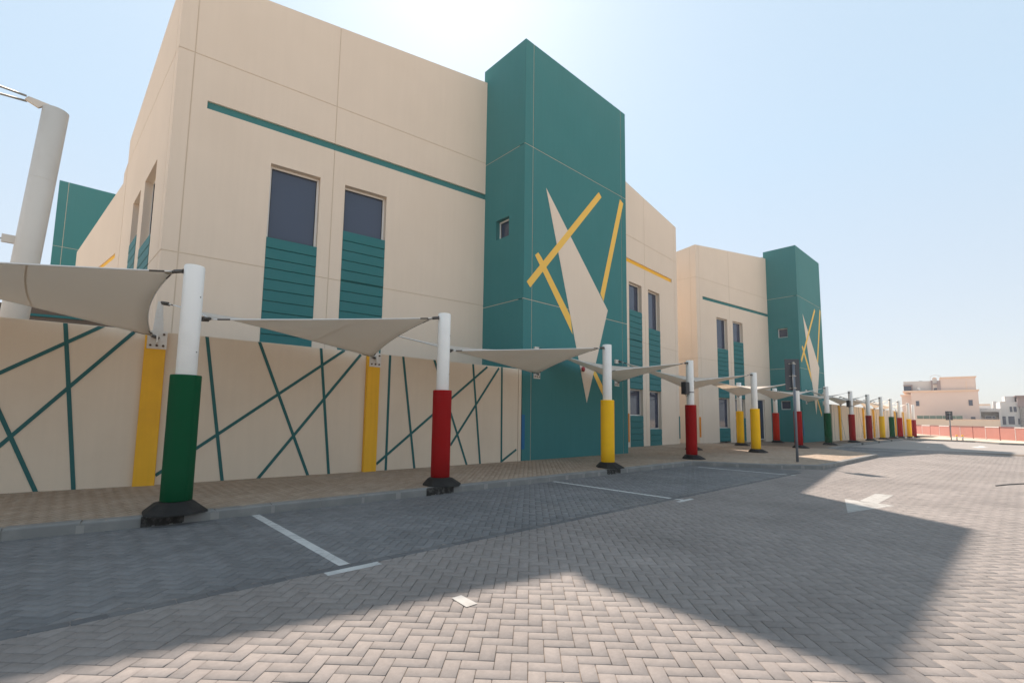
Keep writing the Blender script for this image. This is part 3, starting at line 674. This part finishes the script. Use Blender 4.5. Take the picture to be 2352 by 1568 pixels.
# far stretch of the wall
fw_ = thing('boundary_wall', 'beige wall with thin dark stripes and yellow pilasters beyond the second tower', 'wall', (55, 9.6, 0), 'beige boundary walls with stripes', True)
FP = (40.7, 9.62); fd = dirv(0.0)
wall_seg(fw_, FP, (65.2, 9.62), h=2.66, z0=-.3); wall_seg(fw_, (66.9, 9.62), (78, 9.62), h=2.60, z0=-.3)
MB().obox((65.2,9.62), (1,0), 0, 1.7, -.12, -.08, -.2, 2.55).build('gate', 'sign_grey', fw_)
PIL = [1.9, 5.7, 9.6, 13.6, 17.9, 24.2, 26.6, 29.2]
for k, s in enumerate(PIL): pilaster(fw_, FP, fd, s, h=2.62, w=0.3, proud=0.10, brk=(k < 6))
s = 0.5; e_ = 0.004; random.seed(11)
while s < 23.6:
    a = random.uniform(-.5, .5) if random.random() < .7 else random.choice((-1.6, 1.8)); stripe(fw_, FP, fd, (s, 0.1), (s+a, 2.7), w=0.032, e=0.004+0.0005*(int(s*10) % 7), zmax=2.65); s += random.uniform(.6, 1.15)
for bb_, Xb in ((b1, (0.60, 4.75)), (b2, (0.9, 4.8))):
    base = (9.66, 10.0) if bb_ is b1 else (35.26, 9.97)
    for s in Xb: bracket(bb_, base, (1,0), s, 2.70, 3.46, False); MB().obox(base, (1,0), s-.14, s+.04, 0.0, .06, 3.36, 3.50).build('upper_bracket', 'plate', bb_)
# corner guards
MB().obox((9.66,10.0), (1,0), -0.02, 0.10, -0.001, 0.016, 0.45, 1.45).build('corner_guard', 'blue_guard', b1)
MB().obox((35.26,9.97), (1,0), -0.02, 0.12, -0.001, 0.016, 0.45, 1.45).build('corner_guard', 'blue_guard', b2)
dB_ = dirv(3.7)
MB().obox((15.1,11.9), dB_, 3.20, 3.30, -0.001, 0.016, 0.35, 1.62).build('corner_guard', 'orange_guard', b1)
MB().obox((PA2[0],PA2[1]), dirv(-7), -0.02, 0.14, -0.001, 0.016, 0.38, 1.55).build('corner_guard', 'orange_guard', b2)
MB().obox((eB1[0],eB1[1]), dB_, -0.10, 0.02, -0.001, 0.016, 0.38, 1.55).build('corner_guard', 'teal_slat', b1)
# fire alarm bell on the tower
fb = tag(MB().lathe([(0.0,0.0),(.05,0.0),(.05,.03),(.11,.035),(.115,.06),(.09,.09),(.03,.105),(0.0,.105)], 20, cap=False).build('fire_bell', 'red_bell', smooth=True), 'small red fire alarm bell on the teal tower under the sail', 'bell')
fb.scale = (.75, .75, .75); fb.location = (12.43, 9.985, 3.0); fb.rotation_euler = (R(90), 0, 0)

# ================================================================== SHADE POSTS
PT = 3.30
def shade_post(x, y, wrap, label, z=PZ, foot_stain=None):
    t = thing('shade_post', label, 'post', (x, y, z), 'white posts with coloured padding')
    h = PT-PZ
    MB().lathe([(0.118,0.08),(0.118,h-.012),(0.111,h)], 40).build('pole', 'white_metal', t, smooth=True)
    # padding sleeve with a seam
    n = 40; r = 0.174
    wob = lambda a, zz: r*(1+0.006*math.sin(3*a+x)+0.004*math.sin(zz*7+x*3))
    mb = MB(); zs = [0.135, 0.14, 0.5, 0.8, 1.1, 1.4, 1.68, 1.715, 1.725]
    vs = []; fs = []
    for j, zz in enumerate(zs):
        rr = 0.97 if j in (0, len(zs)-1) else 1.0
        vs += [(wob(k*2*math.pi/n, zz)*rr*math.cos(k*2*math.pi/n), wob(k*2*math.pi/n, zz)*rr*math.sin(k*2*math.pi/n), zz) for k in range(n)]
    for j in range(len(zs)-1): fs += [(j*n+k, j*n+(k+1)%n, (j+1)*n+(k+1)%n, (j+1)*n+k) for k in range(n)]
    # inner lip
    vs += [(0.12*math.cos(k*2*math.pi/n), 0.12*math.sin(k*2*math.pi/n), zs[-1]-.004) for k in range(n)]
    fs += [((len(zs)-1)*n+k, (len(zs)-1)*n+(k+1)%n, len(zs)*n+(k+1)%n, len(zs)*n+k) for k in range(n)]
    sl = MB().add(vs, fs).build('padding_sleeve', wrap, t, smooth=True)
    a = R(-62); mbs = MB().obox((0.172*math.cos(a), 0.172*math.sin(a)), (math.cos(a+math.pi/2), math.sin(a+math.pi/2)), -.006, .006, -.004, .006, 0.15, 1.71)
    mbs.build('seam', wrap, sl)
    # sloped foot: eight-sided, squarer than round
    def ring(rx, z_): return [(rx*c_[0]-.015, rx*c_[1]-.09*(1-z_/.155), z_) for c_ in ((1,.45),(.45,1),(-.45,1),(-1,.45),(-1,-.45),(-.45,-1),(.45,-1),(1,-.45))]
    j_ = [random.uniform(.97, 1.03) for _ in range(8)]
    v = [(p[0]*q, p[1]*q, p[2]) for p, q in zip(ring(.325, 0.0), j_)]+[(p[0]*q, p[1]*q, p[2]) for p, q in zip(ring(.322, .025), j_)]+ring(.205, .120)+ring(.17, .130)
    f = [tuple(range(7,-1,-1)), tuple(range(24,32))]+[(r0*8+k, r0*8+(k+1)%8, r0*8+8+(k+1)%8, r0*8+8+k) for r0 in range(3) for k in range(8)]
    MB().add(v, f).build('foot', 'rubber', t, bevel=0.012)
    MB().lathe([(0.135,0.12),(0.135,0.138)], 32).build('base_ring', 'plate', t)
    for zz, a in ((h-.42, -50), (h-1.15, -48)):
        MB().tube((0.11*math.cos(R(a)),0.11*math.sin(R(a)),zz), (0.122*math.cos(R(a)),0.122*math.sin(R(a)),zz), .008, n=8).build('rivet', 'dark_steel', t)
    if foot_stain:
        ky = float(np.interp(x, KX, KY)) - y
        sm_ = MB().obox((0, 0), (1, 0), foot_stain[0]+.04, foot_stain[1]-.03, 0.30, -ky+0.001, 0.0, 0.0065)
        xx = foot_stain[0]
        while xx < foot_stain[1]:                       # paint runs down the kerb face
            w_ = random.uniform(.02, .06); e_ = abs((xx-foot_stain[0])/(foot_stain[1]-foot_stain[0])-.5)*2
            sm_.obox((0, 0), (1, 0), xx, xx+w_+.0005, -ky-.02, -ky+0.0025, -PZ+.004+random.random()**3*.03*(.2+e_), 0.003); xx += w_
        stuff(sm_.build('paint_spill', 'footing', t))
    return t
PY0 = 7.41
FRONT = [(-3.184, 'red', None), (1.062,'green','white post with green padding, nearest the camera at left'), (5.076,'red','white post with red padding beside the second bay line, second nearest'),
 (10.248,'yellow','white post with yellow padding in front of the near teal tower'), (14.784,'red','white post with red padding and a floodlight, right of the near tower'),
 (20.168,'yellow','white post with yellow padding standing ahead of the glass door'), (25.428,'red','white post with red padding half hidden behind the near sign pole'),
 (30.397,'green','white post with green padding in front of the far teal tower'), (35.705,'red','white post with red padding and black floodlight arm, past the far tower'),
 (40.433,'maroon','white post with maroon padding between red and yellow posts, far row'), (44.776,'yellow','white post with yellow padding between maroon and green posts, far row'),
 (48.539,'green','white post with green padding in the far row, before the road end'), (52.206,'red','white post with red padding, third from the far end of the row'),
 (56.838,'yellow','white post with yellow padding, second from the far end of the row'), (59.637,'maroon','white post with maroon padding, last of the far row by the barriers')]
for i, (x, c, lb) in enumerate(FRONT):
    if lb: shade_post(x, PY0, c, lb, PZ+gz(x), foot_stain={1:(-.36,.30),2:(-.50,.12),3:(-.58,-.05),8:(-.6,-.1),9:(-.6,-.1),10:(-.6,-.1)}.get(i))
shade_post(19.3, 9.65, 'red', 'white post hidden behind the red floodlight post, only its black foot showing')
shade_post(25.0, 9.92, 'yellow', 'white post with yellow padding close to the far block windows, back row')
shade_post(30.45, 10.03, 'orange_red', 'white post with orange red padding beside the far tower, back row')

# ================================================================== SHADE SAILS
def sail(att, label, sag=0.036, fit=0.12):
    """att: attachment points FL, FR, BR, BL; corners stand off by the fitting length"""
    Aq = [Vector(a) for a in att]; c = sum(Aq, Vector())/4
    t = thing('shade_sail', label, 'shade sail', tuple(c-Vector((0,0,c.z))), 'white shade sails over the pavement')
    K = [a+(c-a).normalized()*fit for a in Aq]; cen = sum(K, Vector())/4
    def edge(p, q, u): m = p.lerp(q, u); mid = (p+q)/2; return m+(cen-mid)*(4*u*(1-u)*sag*2.0)
    n = 20; vs = []
    for j in range(n+1):
        v = j/n
        for i in range(n+1):
            u = i/n
            eb, et = edge(K[0],K[1],u), edge(K[3],K[2],u); el, er = edge(K[0],K[3],v), edge(K[1],K[2],v)
            bil = (K[0]*(1-u)*(1-v)+K[1]*u*(1-v)+K[2]*u*v+K[3]*(1-u)*v)
            p = eb*(1-v)+et*v+el*(1-u)+er*u-bil
            # faint puckers near the edges
            w = 0.006*math.sin(u*19+v*7)*math.sin(math.pi*u)*math.sin(math.pi*v)
            vs.append(p+Vector((0,0,w)))
    off = Vector(t.location); L_ = [v-off for v in vs]
    fs = [(j*(n+1)+i, j*(n+1)+i+1, (j+1)*(n+1)+i+1, (j+1)*(n+1)+i) for j in range(n) for i in range(n)]
    me = MB().add(L_, fs).build('membrane', 'sail', None, smooth=True); me.parent = t
    sm = me.modifiers.new('thick', 'SOLIDIFY'); sm.thickness = 0.003
    for us in (6, 13):                                 # sewn seams between the cloth panels
        sv = []; 
        for j in range(n+1):
            p = L_[j*(n+1)+us]; q_ = L_[j*(n+1)+us+1]; e_ = (q_-p).normalized()*.009
            sv += [p-e_+Vector((0,0,-.004)), p+e_+Vector((0,0,-.004)), p+e_+Vector((0,0,.004)), p-e_+Vector((0,0,.004))]
        sf = [f for j in range(n) for f in ((4*j,4*j+1,4*j+5,4*j+4),(4*j+2,4*j+3,4*j+7,4*j+6))]
        sb_ = MB().add(sv, sf).build('seam', 'sail', None, smooth=True); sb_.parent = t
    mb = MB()
    for p, q in ((0,1),(1,2),(2,3),(3,0)):
        pts = [edge(K[p],K[q],k/14)-off for k in range(15)]
        for a, b in zip(pts[:-1], pts[1:]): mb.tube(a, b, 0.011, n=6, caps=False)
    h = mb.build('hem', 'hem', None, smooth=True); h.parent = t
    for k in range(4):
        a = Aq[k]-off; b = K[k]-off; d = (b-a).normalized(); s_ = d.cross(Vector((0,0,1))).normalized()
        # clamp plate on the corner
        e1 = (edge(K[k],K[(k+1)%4],.05)-off-b).normalized(); e2 = (edge(K[k],K[(k+3)%4],.05)-off-b).normalized()
        nrm = e1.cross(e2).normalized()*0.008
        P4 = [b-d*.04, b+e1*.11, b+(e1+e2)*.07, b+e2*.11]
        cp = MB().poly(P4, nrm, -nrm).build('corner_plate', 'steel', None); cp.parent = t
        mbt = MB()
        for o_ in (-.03, .03):
            mbt.tube(a+Vector((0,0,o_*.8)), b+s_*o_-d*.02, .009, n=6); m_ = a.lerp(b, .55)
            mbt.tube(m_+Vector((0,0,o_*.35))+s_*o_*.5-d*.06, m_+Vector((0,0,o_*.35))+s_*o_*.5+d*.06, .021, n=8)
        mbt.tube(b+e1*.10, b+e1*.26, .012, n=6); mbt.tube(b+e2*.10, b+e2*.26, .012, n=6)
        tb = mbt.build('turnbuckle', 'dark_steel', None, smooth=True); tb.parent = t
    return t
ZL, ZH = 2.61, 3.21
f_ = lambda i, hi, side: (FRONT[i][0]+(0.12 if side > 0 else -0.12), PY0, (ZH if hi else ZL)+gz(FRONT[i][0]))
pl1, pl2 = (1.02, 10.22), (4.99, 9.99)
fx = lambda k: (FP[0]+PIL[k], 9.50)
bk = [((-3.4,10.85)), pl1, pl2, (10.26, 9.92), (14.41, 9.92), (19.3, 9.65), (25.0, 9.92), (30.45, 10.03), (36.16, 9.88), (42.6, 9.5), (46.4, 9.5), (50.3, 9.5), (54.3, 9.5), (58.6, 9.5)]
SL = ['white shade sail at the left edge, tied to the nearest green post', 'white shade sail between the nearest green post and the red post', 'white shade sail between the second red post and the yellow post at the tower',
 'white shade sail between the yellow post and the red floodlight post', 'white shade sail between the red floodlight post and the yellow post by the door', 'white shade sail above the yellow posts before the far block',
 'white shade sail between the sign pole post and the green post', 'white shade sail past the far tower, from green post to red post', 'white shade sail from the far red floodlight post to the maroon post',
 'white shade sail from the maroon post to the far yellow post', 'white shade sail from the far yellow post to the far green post', 'white shade sail from the far green post to the third last post', 'white shade sail between the third last and second last posts of the far row']
for i in range(13):
    x0_, y0_ = bk[i]; x1_, y1_ = bk[i+1]
    hiB = 3.44 if i in (3, 4, 8) else 3.18 if i in (5, 6, 7) else (3.5 if i == 0 else 3.28)
    tow = i in (5, 6, 7)
    BL_ = (x0_+(.13 if tow else 0), y0_, hiB); BR_ = (x1_-(.13 if i in (4,5,6) else 0), y1_, 2.58 if i in (4, 5, 6) else 2.66)
    sail([f_(i, False, 1), f_(i+1, True, -1), BR_, BL_], SL[i])

# ================================================================== SMALL THINGS
def floodlight(x, y, z, label, big=1.0):
    t = thing('floodlight', label, 'floodlight', (x, y, z), 'black floodlights strapped to posts')
    MB().box(-.42*big,-.17*big,-.06,.10,-.20,.20).build('housing', 'black', t, bevel=.015)
    MB().box(-.40*big,-.19*big,-.072,-.061,-.17,.17).build('lens', 'black', t)
    MB().lathe([(.122,-.14),(.122,-.11)], 28, cap=False).build('strap', 'sign_grey', t)
    MB().box(-.20,-.12,-.01,.01,-.14,-.11).build('arm', 'black', t)
    mb = MB(); pts = [Vector((-.30*big+k*.02, .02, -.20-.06*math.sin(math.pi*k/9))) for k in range(10)]
    for a, b in zip(pts[:-1], pts[1:]): mb.tube(a, b, .006, n=6)
    mb.build('cable', 'black', t)
floodlight(14.784, PY0, 2.38, 'black floodlight strapped to the red post right of the near tower'); floodlight(35.705, PY0, 2.50, 'black floodlight on an arm of the red post past the far tower', 1.5)
def sign(x, y, z, h, pw, ph, label, yaw, r=.038):
    t = thing('sign_pole', label, 'sign', (x, y, z), 'grey signs seen from behind')
    MB().tube((0,0,-.05), (0,0,h), r, n=20).build('pole', 'sign_pole', t, smooth=True)
    MB().lathe([(r+.004,h-.002),(r+.004,h+.01),(0.01,h+.02)], 16).build('cap', 'steel', t)
    d = dirv(yaw); pl = MB().obox((d[1]*-(r+.03), -d[0]*-(r+.03)), d, -pw/2, pw/2, -.004, .004, h-ph+.12, h+.12).build('plate', 'sign_grey', t, bevel=.002)
    for zz in (h-.03, h-ph*.42, h-ph*.80):
        c = MB().lathe([(r+.006,zz-.02),(r+.006,zz+.02)], 18, cap=False); c.obox((0,0), d, -.11, .11, -(r+.026), -(r+.010), zz-.012, zz+.012); c.build('clamp', 'steel', t)
    return t
sign(16.57, 4.89, PZ, 3.08, .46, 1.0, 'grey sign on a pole seen from behind, on the pavement corner', -43)
sign(52.5, 4.25, 0.0, 2.25, .48, .72, 'small dark sign on a pole at the far road end, before the barriers', -60)
def bollard(x, y, z, h, label):
    t = thing('bollard', label, 'bollard', (x, y, z), 'short bollards at the road end')
    MB().lathe([(.06,-.05),(.06,h*.72)], 16).build('post', 'pale_grey', t, smooth=True); MB().lathe([(.063,h*.72),(.063,h-.01),(.04,h)], 16).build('top', 'yellow_band', t, smooth=True)
bollard(52.9, 3.95, 0.0, .46, 'pale bollard just right of the far sign pole'); bollard(50.6, 3.45, 0.05, .46, 'pale bollard rightmost of those at the road end')
bollard(49.4, 6.70, .10, .24, 'short yellow bollard at the last kerb, left one'); bollard(49.45, 6.25, .10, .26, 'short yellow bollard at the last kerb, right one')

hs = MB(); hpts = [Vector((15.03+t*2.6, 0.55-t*.95+.03*math.sin(t*9), .012)) for t in [k/24 for k in range(25)]]  # thin wavy dark tube flat on the road, for an unidentified dark line
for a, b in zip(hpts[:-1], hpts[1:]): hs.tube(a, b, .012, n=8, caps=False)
tag(hs.build('strip', 'dark_steel', smooth=True), 'thin dark line lying on the sunlit road at the right edge', 'strip')
# tall raked mast behind the wall and the brown canopy it carries
ms_ = thing('raked_mast', 'thick cream raked mast behind the wall at far left', 'mast', (-1.03, 12.0, 0))
a_, b_ = Vector((0,0,0)), Vector((0.39, 0.0, 6.95)); 
MB().tube(a_, b_, .185, .185, 40).build('tube', 'big_post', ms_, smooth=True)
for tt in (.42, .60, .80): 
    c_ = a_.lerp(b_, tt); w_ = (b_-a_).normalized(); MB().tube(c_-w_*.004, c_+w_*.004, .1865, n=40, caps=False).build('weld', 'big_post', ms_)
MB().poly([(0.16,-.02,6.90),(0.30,-.02,7.02),(0.02,-.02,7.05),(-.02,-.02,6.98)], (0,-.02,0), (0,.04,0)).build('head_lug', 'big_post', ms_)
MB().tube((0.0,-.06,7.03), (-6.5,-.3,7.25), .020, n=8).tube((0.0,.06,6.99), (-6.5,.3,6.72), .020, n=8).build('stay_cable', 'steel', ms_, smooth=True)
MB().box(-.10,.10,-.03,.03,4.30,4.44).build('cleat', 'big_post', ms_); MB().tube((-.06,0,4.36), (-6,0,4.30), .014, n=8).build('stay_cable', 'steel', ms_)
cn = thing('courtyard_canopy', 'dark brown canopy edge just above the wall at far left', 'canopy', (0.2, 15.0, 0))
MB().add([(-2.2,-.5,3.05),(1.2,-.5,3.05),(1.2,3.2,3.65),(-2.2,3.2,3.65),(-2.2,-.5,3.62),(1.2,-.5,3.62),(1.2,3.2,4.0),(-2.2,3.2,3.9)], [(0,3,2,1),(4,5,6,7),(0,1,5,4),(1,2,6,5),(2,3,7,6),(3,0,4,7)]).build('cover', 'brown_fabric', cn)
MB().obox((-1.1,-.52), (1,0), 0, 1.7, -.01, .01, 3.40, 3.455, 3.47, 3.525).build('edge_trim', 'teal_slat', cn)
for x in (-2.0, 1.0): MB().tube((x,-.3,0), (x,-.3,3.2), .06, n=12).build('leg', 'white_metal', cn)

# ================================================================== FAR END: barriers, houses
def barrier(P, Q, k, label):
    t = thing('barrier', label, 'barrier', (P[0], P[1], -.21), 'red sheet barriers along the road end')
    dx, dy = Q[0]-P[0], Q[1]-P[1]; L_ = math.hypot(dx, dy); d = (dx/L_, dy/L_)
    MB().obox((0,0), d, .05, L_-.05, -.012, .012, .06, 1.22).build('sheet', 'barrier', t)
    MB().obox((0,0), d, .0, .06, -.03, .03, 0, 1.30).build('post', ('barrier_dark','barrier_white')[k % 2], t)
    MB().obox((0,0), d, .0, L_, -.04, .04, 1.24, 1.33).build('top_rail', ('barrier_dark','barrier_white','barrier_dark','barrier_white','barrier_dark','barrier_dark')[k % 6], t)
BP = [(90,11.2),(87.4,10.0),(84.6,8.85),(81.6,7.65),(78.6,6.45),(75.6,5.3),(72.9,4.1),(70.4,3.0),(68.0,1.9),(65.6,0.8),(63.2,-0.4),(60.8,-1.7),(58.6,-2.9)]
BO = ['leftmost, beside the last maroon post','second from the left','third from the left','fourth from the left','fifth from the left','sixth, at the far sign','seventh, under the pink house','eighth, under the house corner','ninth from the left','tenth from the left','second last on the right','last at the right edge']
for k in range(12): barrier(BP[k], BP[k+1], k, 'faded red sheet barrier panel, '+BO[k])

US = 0.757; HU = (0.098, -0.9952)           # along the house fronts
def hp(u, dpt, z): return (119.8+HU[0]*u*US+0.9952*dpt, 16.7+HU[1]*u*US+0.098*dpt, z)
HO = (119.8, 16.7)
def hbox(mb, u0, u1, n0, n1, z0, z1): return mb.obox(HO, HU, u0*US, u1*US, n0, n1, z0, z1)
ph = thing('pink_house', 'pink two storey house with dark windows at the far end of the road', 'house', (*hp(7,0,0)[:2], 0), None, True)
def part(par, name, m, *bx):
    mb = MB()
    for b in bx: hbox(mb, *b)
    return mb.build(name, m, par)
part(ph, 'wall', 'pink', (2.2,14.6,-9,0,-.3,7.35)); part(ph, 'recessed_wall', 'pink', (0.25,2.2,-9,-1.2,-.3,6.75)); part(ph, 'cornice', 'pink_trim', (.6,14.75,-9.1,.16,7.35,7.52), (.6,14.85,-9.1,.26,7.52,7.66)); part(ph, 'cornice', 'pink_trim', (0,2.2,-9,-1.0,6.75,6.95))
part(ph, 'upper_wall', 'pale_grey', (.8,6.3,-8,-1.2,7.6,9.55)); part(ph, 'upper_wall', 'pink', (8.0,14.35,-8,-.3,7.6,9.85)); part(ph, 'cornice', 'pink_trim', (7.95,14.45,-8.1,-.2,9.85,9.98), (7.9,14.55,-8.1,-.1,9.98,10.12))
part(ph, 'stair_block', 'pale_grey', (6.55,7.35,-6,-.5,7.6,9.9)); part(ph, 'stair_wing', 'mauve', (6.2,6.55,-6,-.6,7.6,9.6)); part(ph, 'stair_wing', 'mauve', (7.35,8.0,-6,-.2,7.6,9.5))
mb = MB(); pr = [(6.5+.45*(1-math.cos(math.pi*k/8)), 9.85+.32*math.sin(math.pi*k/8)) for k in range(9)]
mb.poly([hp(u, .55, z) for u, z in pr], (0,0,0), (0.9952*3,0.098*3,0)).build('arched_gable', 'pink_trim', ph)
part(ph, 'sun_shade', 'mauve', (6.6,7.35,-.5,.1,8.75,9.0))
part(ph, 'roof_frame', 'white_wall', (6.1,6.18,-2,-1.92,9.5,10.45), (8.1,8.18,-2,-1.92,9.8,10.45)); mb = MB(); mb.tube(hp(6.14,1.96,10.45), hp(7.1,1.96,10.72), .05, n=6); mb.tube(hp(7.1,1.96,10.72), hp(8.14,1.96,10.45), .05, n=6); mb.build('roof_frame', 'white_wall', ph)
def hwin(par, u0, u1, z0, z1, n, bar=None):
    f = part(par, 'window', 'mauve' if bar is None else bar, (u0-.06,u1+.06,n,n+.05,z0-.06,z1+.06)); part(f, 'pane', 'glass', (u0,u1,n+.05,n+.07,z0,z1))
    return f
hwin(ph, 3.1,3.68,4.72,5.62,0); hwin(ph, 12.85,13.5,4.75,5.72,0); hwin(ph, 6.72,7.28,7.70,8.08,-.5); hwin(ph, 13.05,13.75,2.3,2.62,0)
big = hwin(ph, .85,2.35,7.72,8.62,-1.15); part(ph, 'window_hood', 'mauve', (.7,2.6,-1.15,-.8,8.70,8.88), (2.42,2.6,-1.15,-.8,7.66,8.70))
mb = MB(); mb.lathe([(0.02,0),(.28,.06),(.30,.09)], 16, cap=False); ds = mb.build('satellite_dish', 'white_metal', ph); ds.location = hp(3.75,.9,8.05); ds.rotation_euler = (R(75),0,R(-40))
part(ph, 'roof_unit', 'sign_grey', (3.9,4.5,-4,-3.4,9.55,9.75), (10.1,10.8,-4,-3.4,10.1,10.3))
part(ph, 'pilaster_strip', 'pink_trim', (12.6,12.8,-.3,-.24,7.7,9.3))
# cream garden wall in front of the house with a green glass screen
cw = thing('garden_wall', 'low cream garden wall with green glass panels before the pink house', 'wall', (*hp(9,-4,0)[:2], 0), None, True)
part(cw, 'wall', 'cream', (1.6,17.6,3.2,3.5,-.3,2.12)); part(cw, 'coping', 'pink_trim', (1.6,17.65,3.15,3.56,2.12,2.2))
for k in range(7): part(cw, 'glass_panel', 'green_glass', (3.2+k*1.18,3.2+k*1.18+1.12,3.30,3.34,2.2,2.80))
# grey villas to the right
v1 = thing('white_villa', 'off white villa with framed porch right of the pink house', 'house', (*hp(17,8,0)[:2], 0), None, True)
part(v1, 'wall', 'pale_grey', (14.7,18.6,-14,-8,-.3,3.9)); part(v1, 'parapet', 'white_wall', (14.7,18.9,-14.2,-7.8,3.9,4.35)); part(v1, 'upper_wall', 'white_wall', (14.8,17.4,-16,-11,4.35,5.0))
part(v1, 'porch_frame', 'white_wall', (15.2,18.95,-8,-6.6,3.7,4.25), (18.45,18.95,-8,-6.6,-.3,3.7), (15.0,15.25,-8,-6.6,-.3,4.25)); part(v1, 'porch_wall', 'stone', (15.25,18.45,-8,-7.6,2.9,3.7))
w_ = part(v1, 'window', 'white_wall', (16.0,17.9,-7.6,-7.5,2.0,2.9)); 
for u in (16.08,17.3): 
    for z in (2.06,2.5): part(w_, 'pane', 'glass', (u,u+(1.1 if u < 17 else .5),-7.5,-7.46,z,z+.34))
v2 = thing('white_villa', 'taller white villa with dark windows and stone corner at the right edge', 'house', (*hp(21,8,0)[:2], 0), None, True)
part(v2, 'wall', 'white_wall', (18.9,22.3,-16,-8,-.3,5.6)); part(v2, 'upper_wall', 'white_wall', (19.9,21.6,-14,-9,5.6,6.7)); part(v2, 'stair_tower', 'cream', (19.2,19.95,-14,-8.6,4.2,5.7)); part(v2, 'stone_corner', 'stone', (22.2,25.5,-16,-7.4,-.3,4.6)); part(v2, 'upper_storey', 'mauve', (21.9,25.5,-16,-7.6,4.6,6.55)); part(v2, 'roof_edge', 'mauve', (21.5,25.8,-16.2,-7.2,6.55,6.75))
for u0,u1,z0,z1 in ((20.5,20.95,3.7,4.7),(21.15,21.7,3.7,4.7),(20.1,21.2,1.4,2.9),(18.95,19.7,1.3,2.9),(21.75,22.1,1.4,2.5)): hwin(v2, u0,u1,z0,z1,-8, 'frame')
v3 = thing('white_villa', 'pale low house block between the pink house and the taller villa', 'house', (*hp(16.5,20,0)[:2], 0), None, True)
part(v3, 'wall', 'cream', (14.9,18.2,-26,-20,-.3,5.6)); part(v3, 'water_tank', 'white_wall', (18.9,19.6,-24,-22,-.3,6.2))
# ================================================================== dusty air
hm, hnt, hb = new_mat('dusty_air'); hnt.nodes.remove(hb)
pvn = hnt.nodes.new('ShaderNodeVolumePrincipled'); pvn.inputs['Color'].default_value = (0.93, 0.94, 0.96, 1); pvn.inputs['Density'].default_value = 0.0007; pvn.inputs['Anisotropy'].default_value = 0.3
hnt.links.new(pvn.outputs[0], hnt.nodes['Material Output'].inputs['Volume'])
hz_o = MB().box(-60, 180, -60, 75, -1.3, 14.5).build('haze', hm); stuff(hz_o)
print('tris', sum(len(o.data.polygons)*2 for o in bpy.data.objects if o.type == 'MESH'))
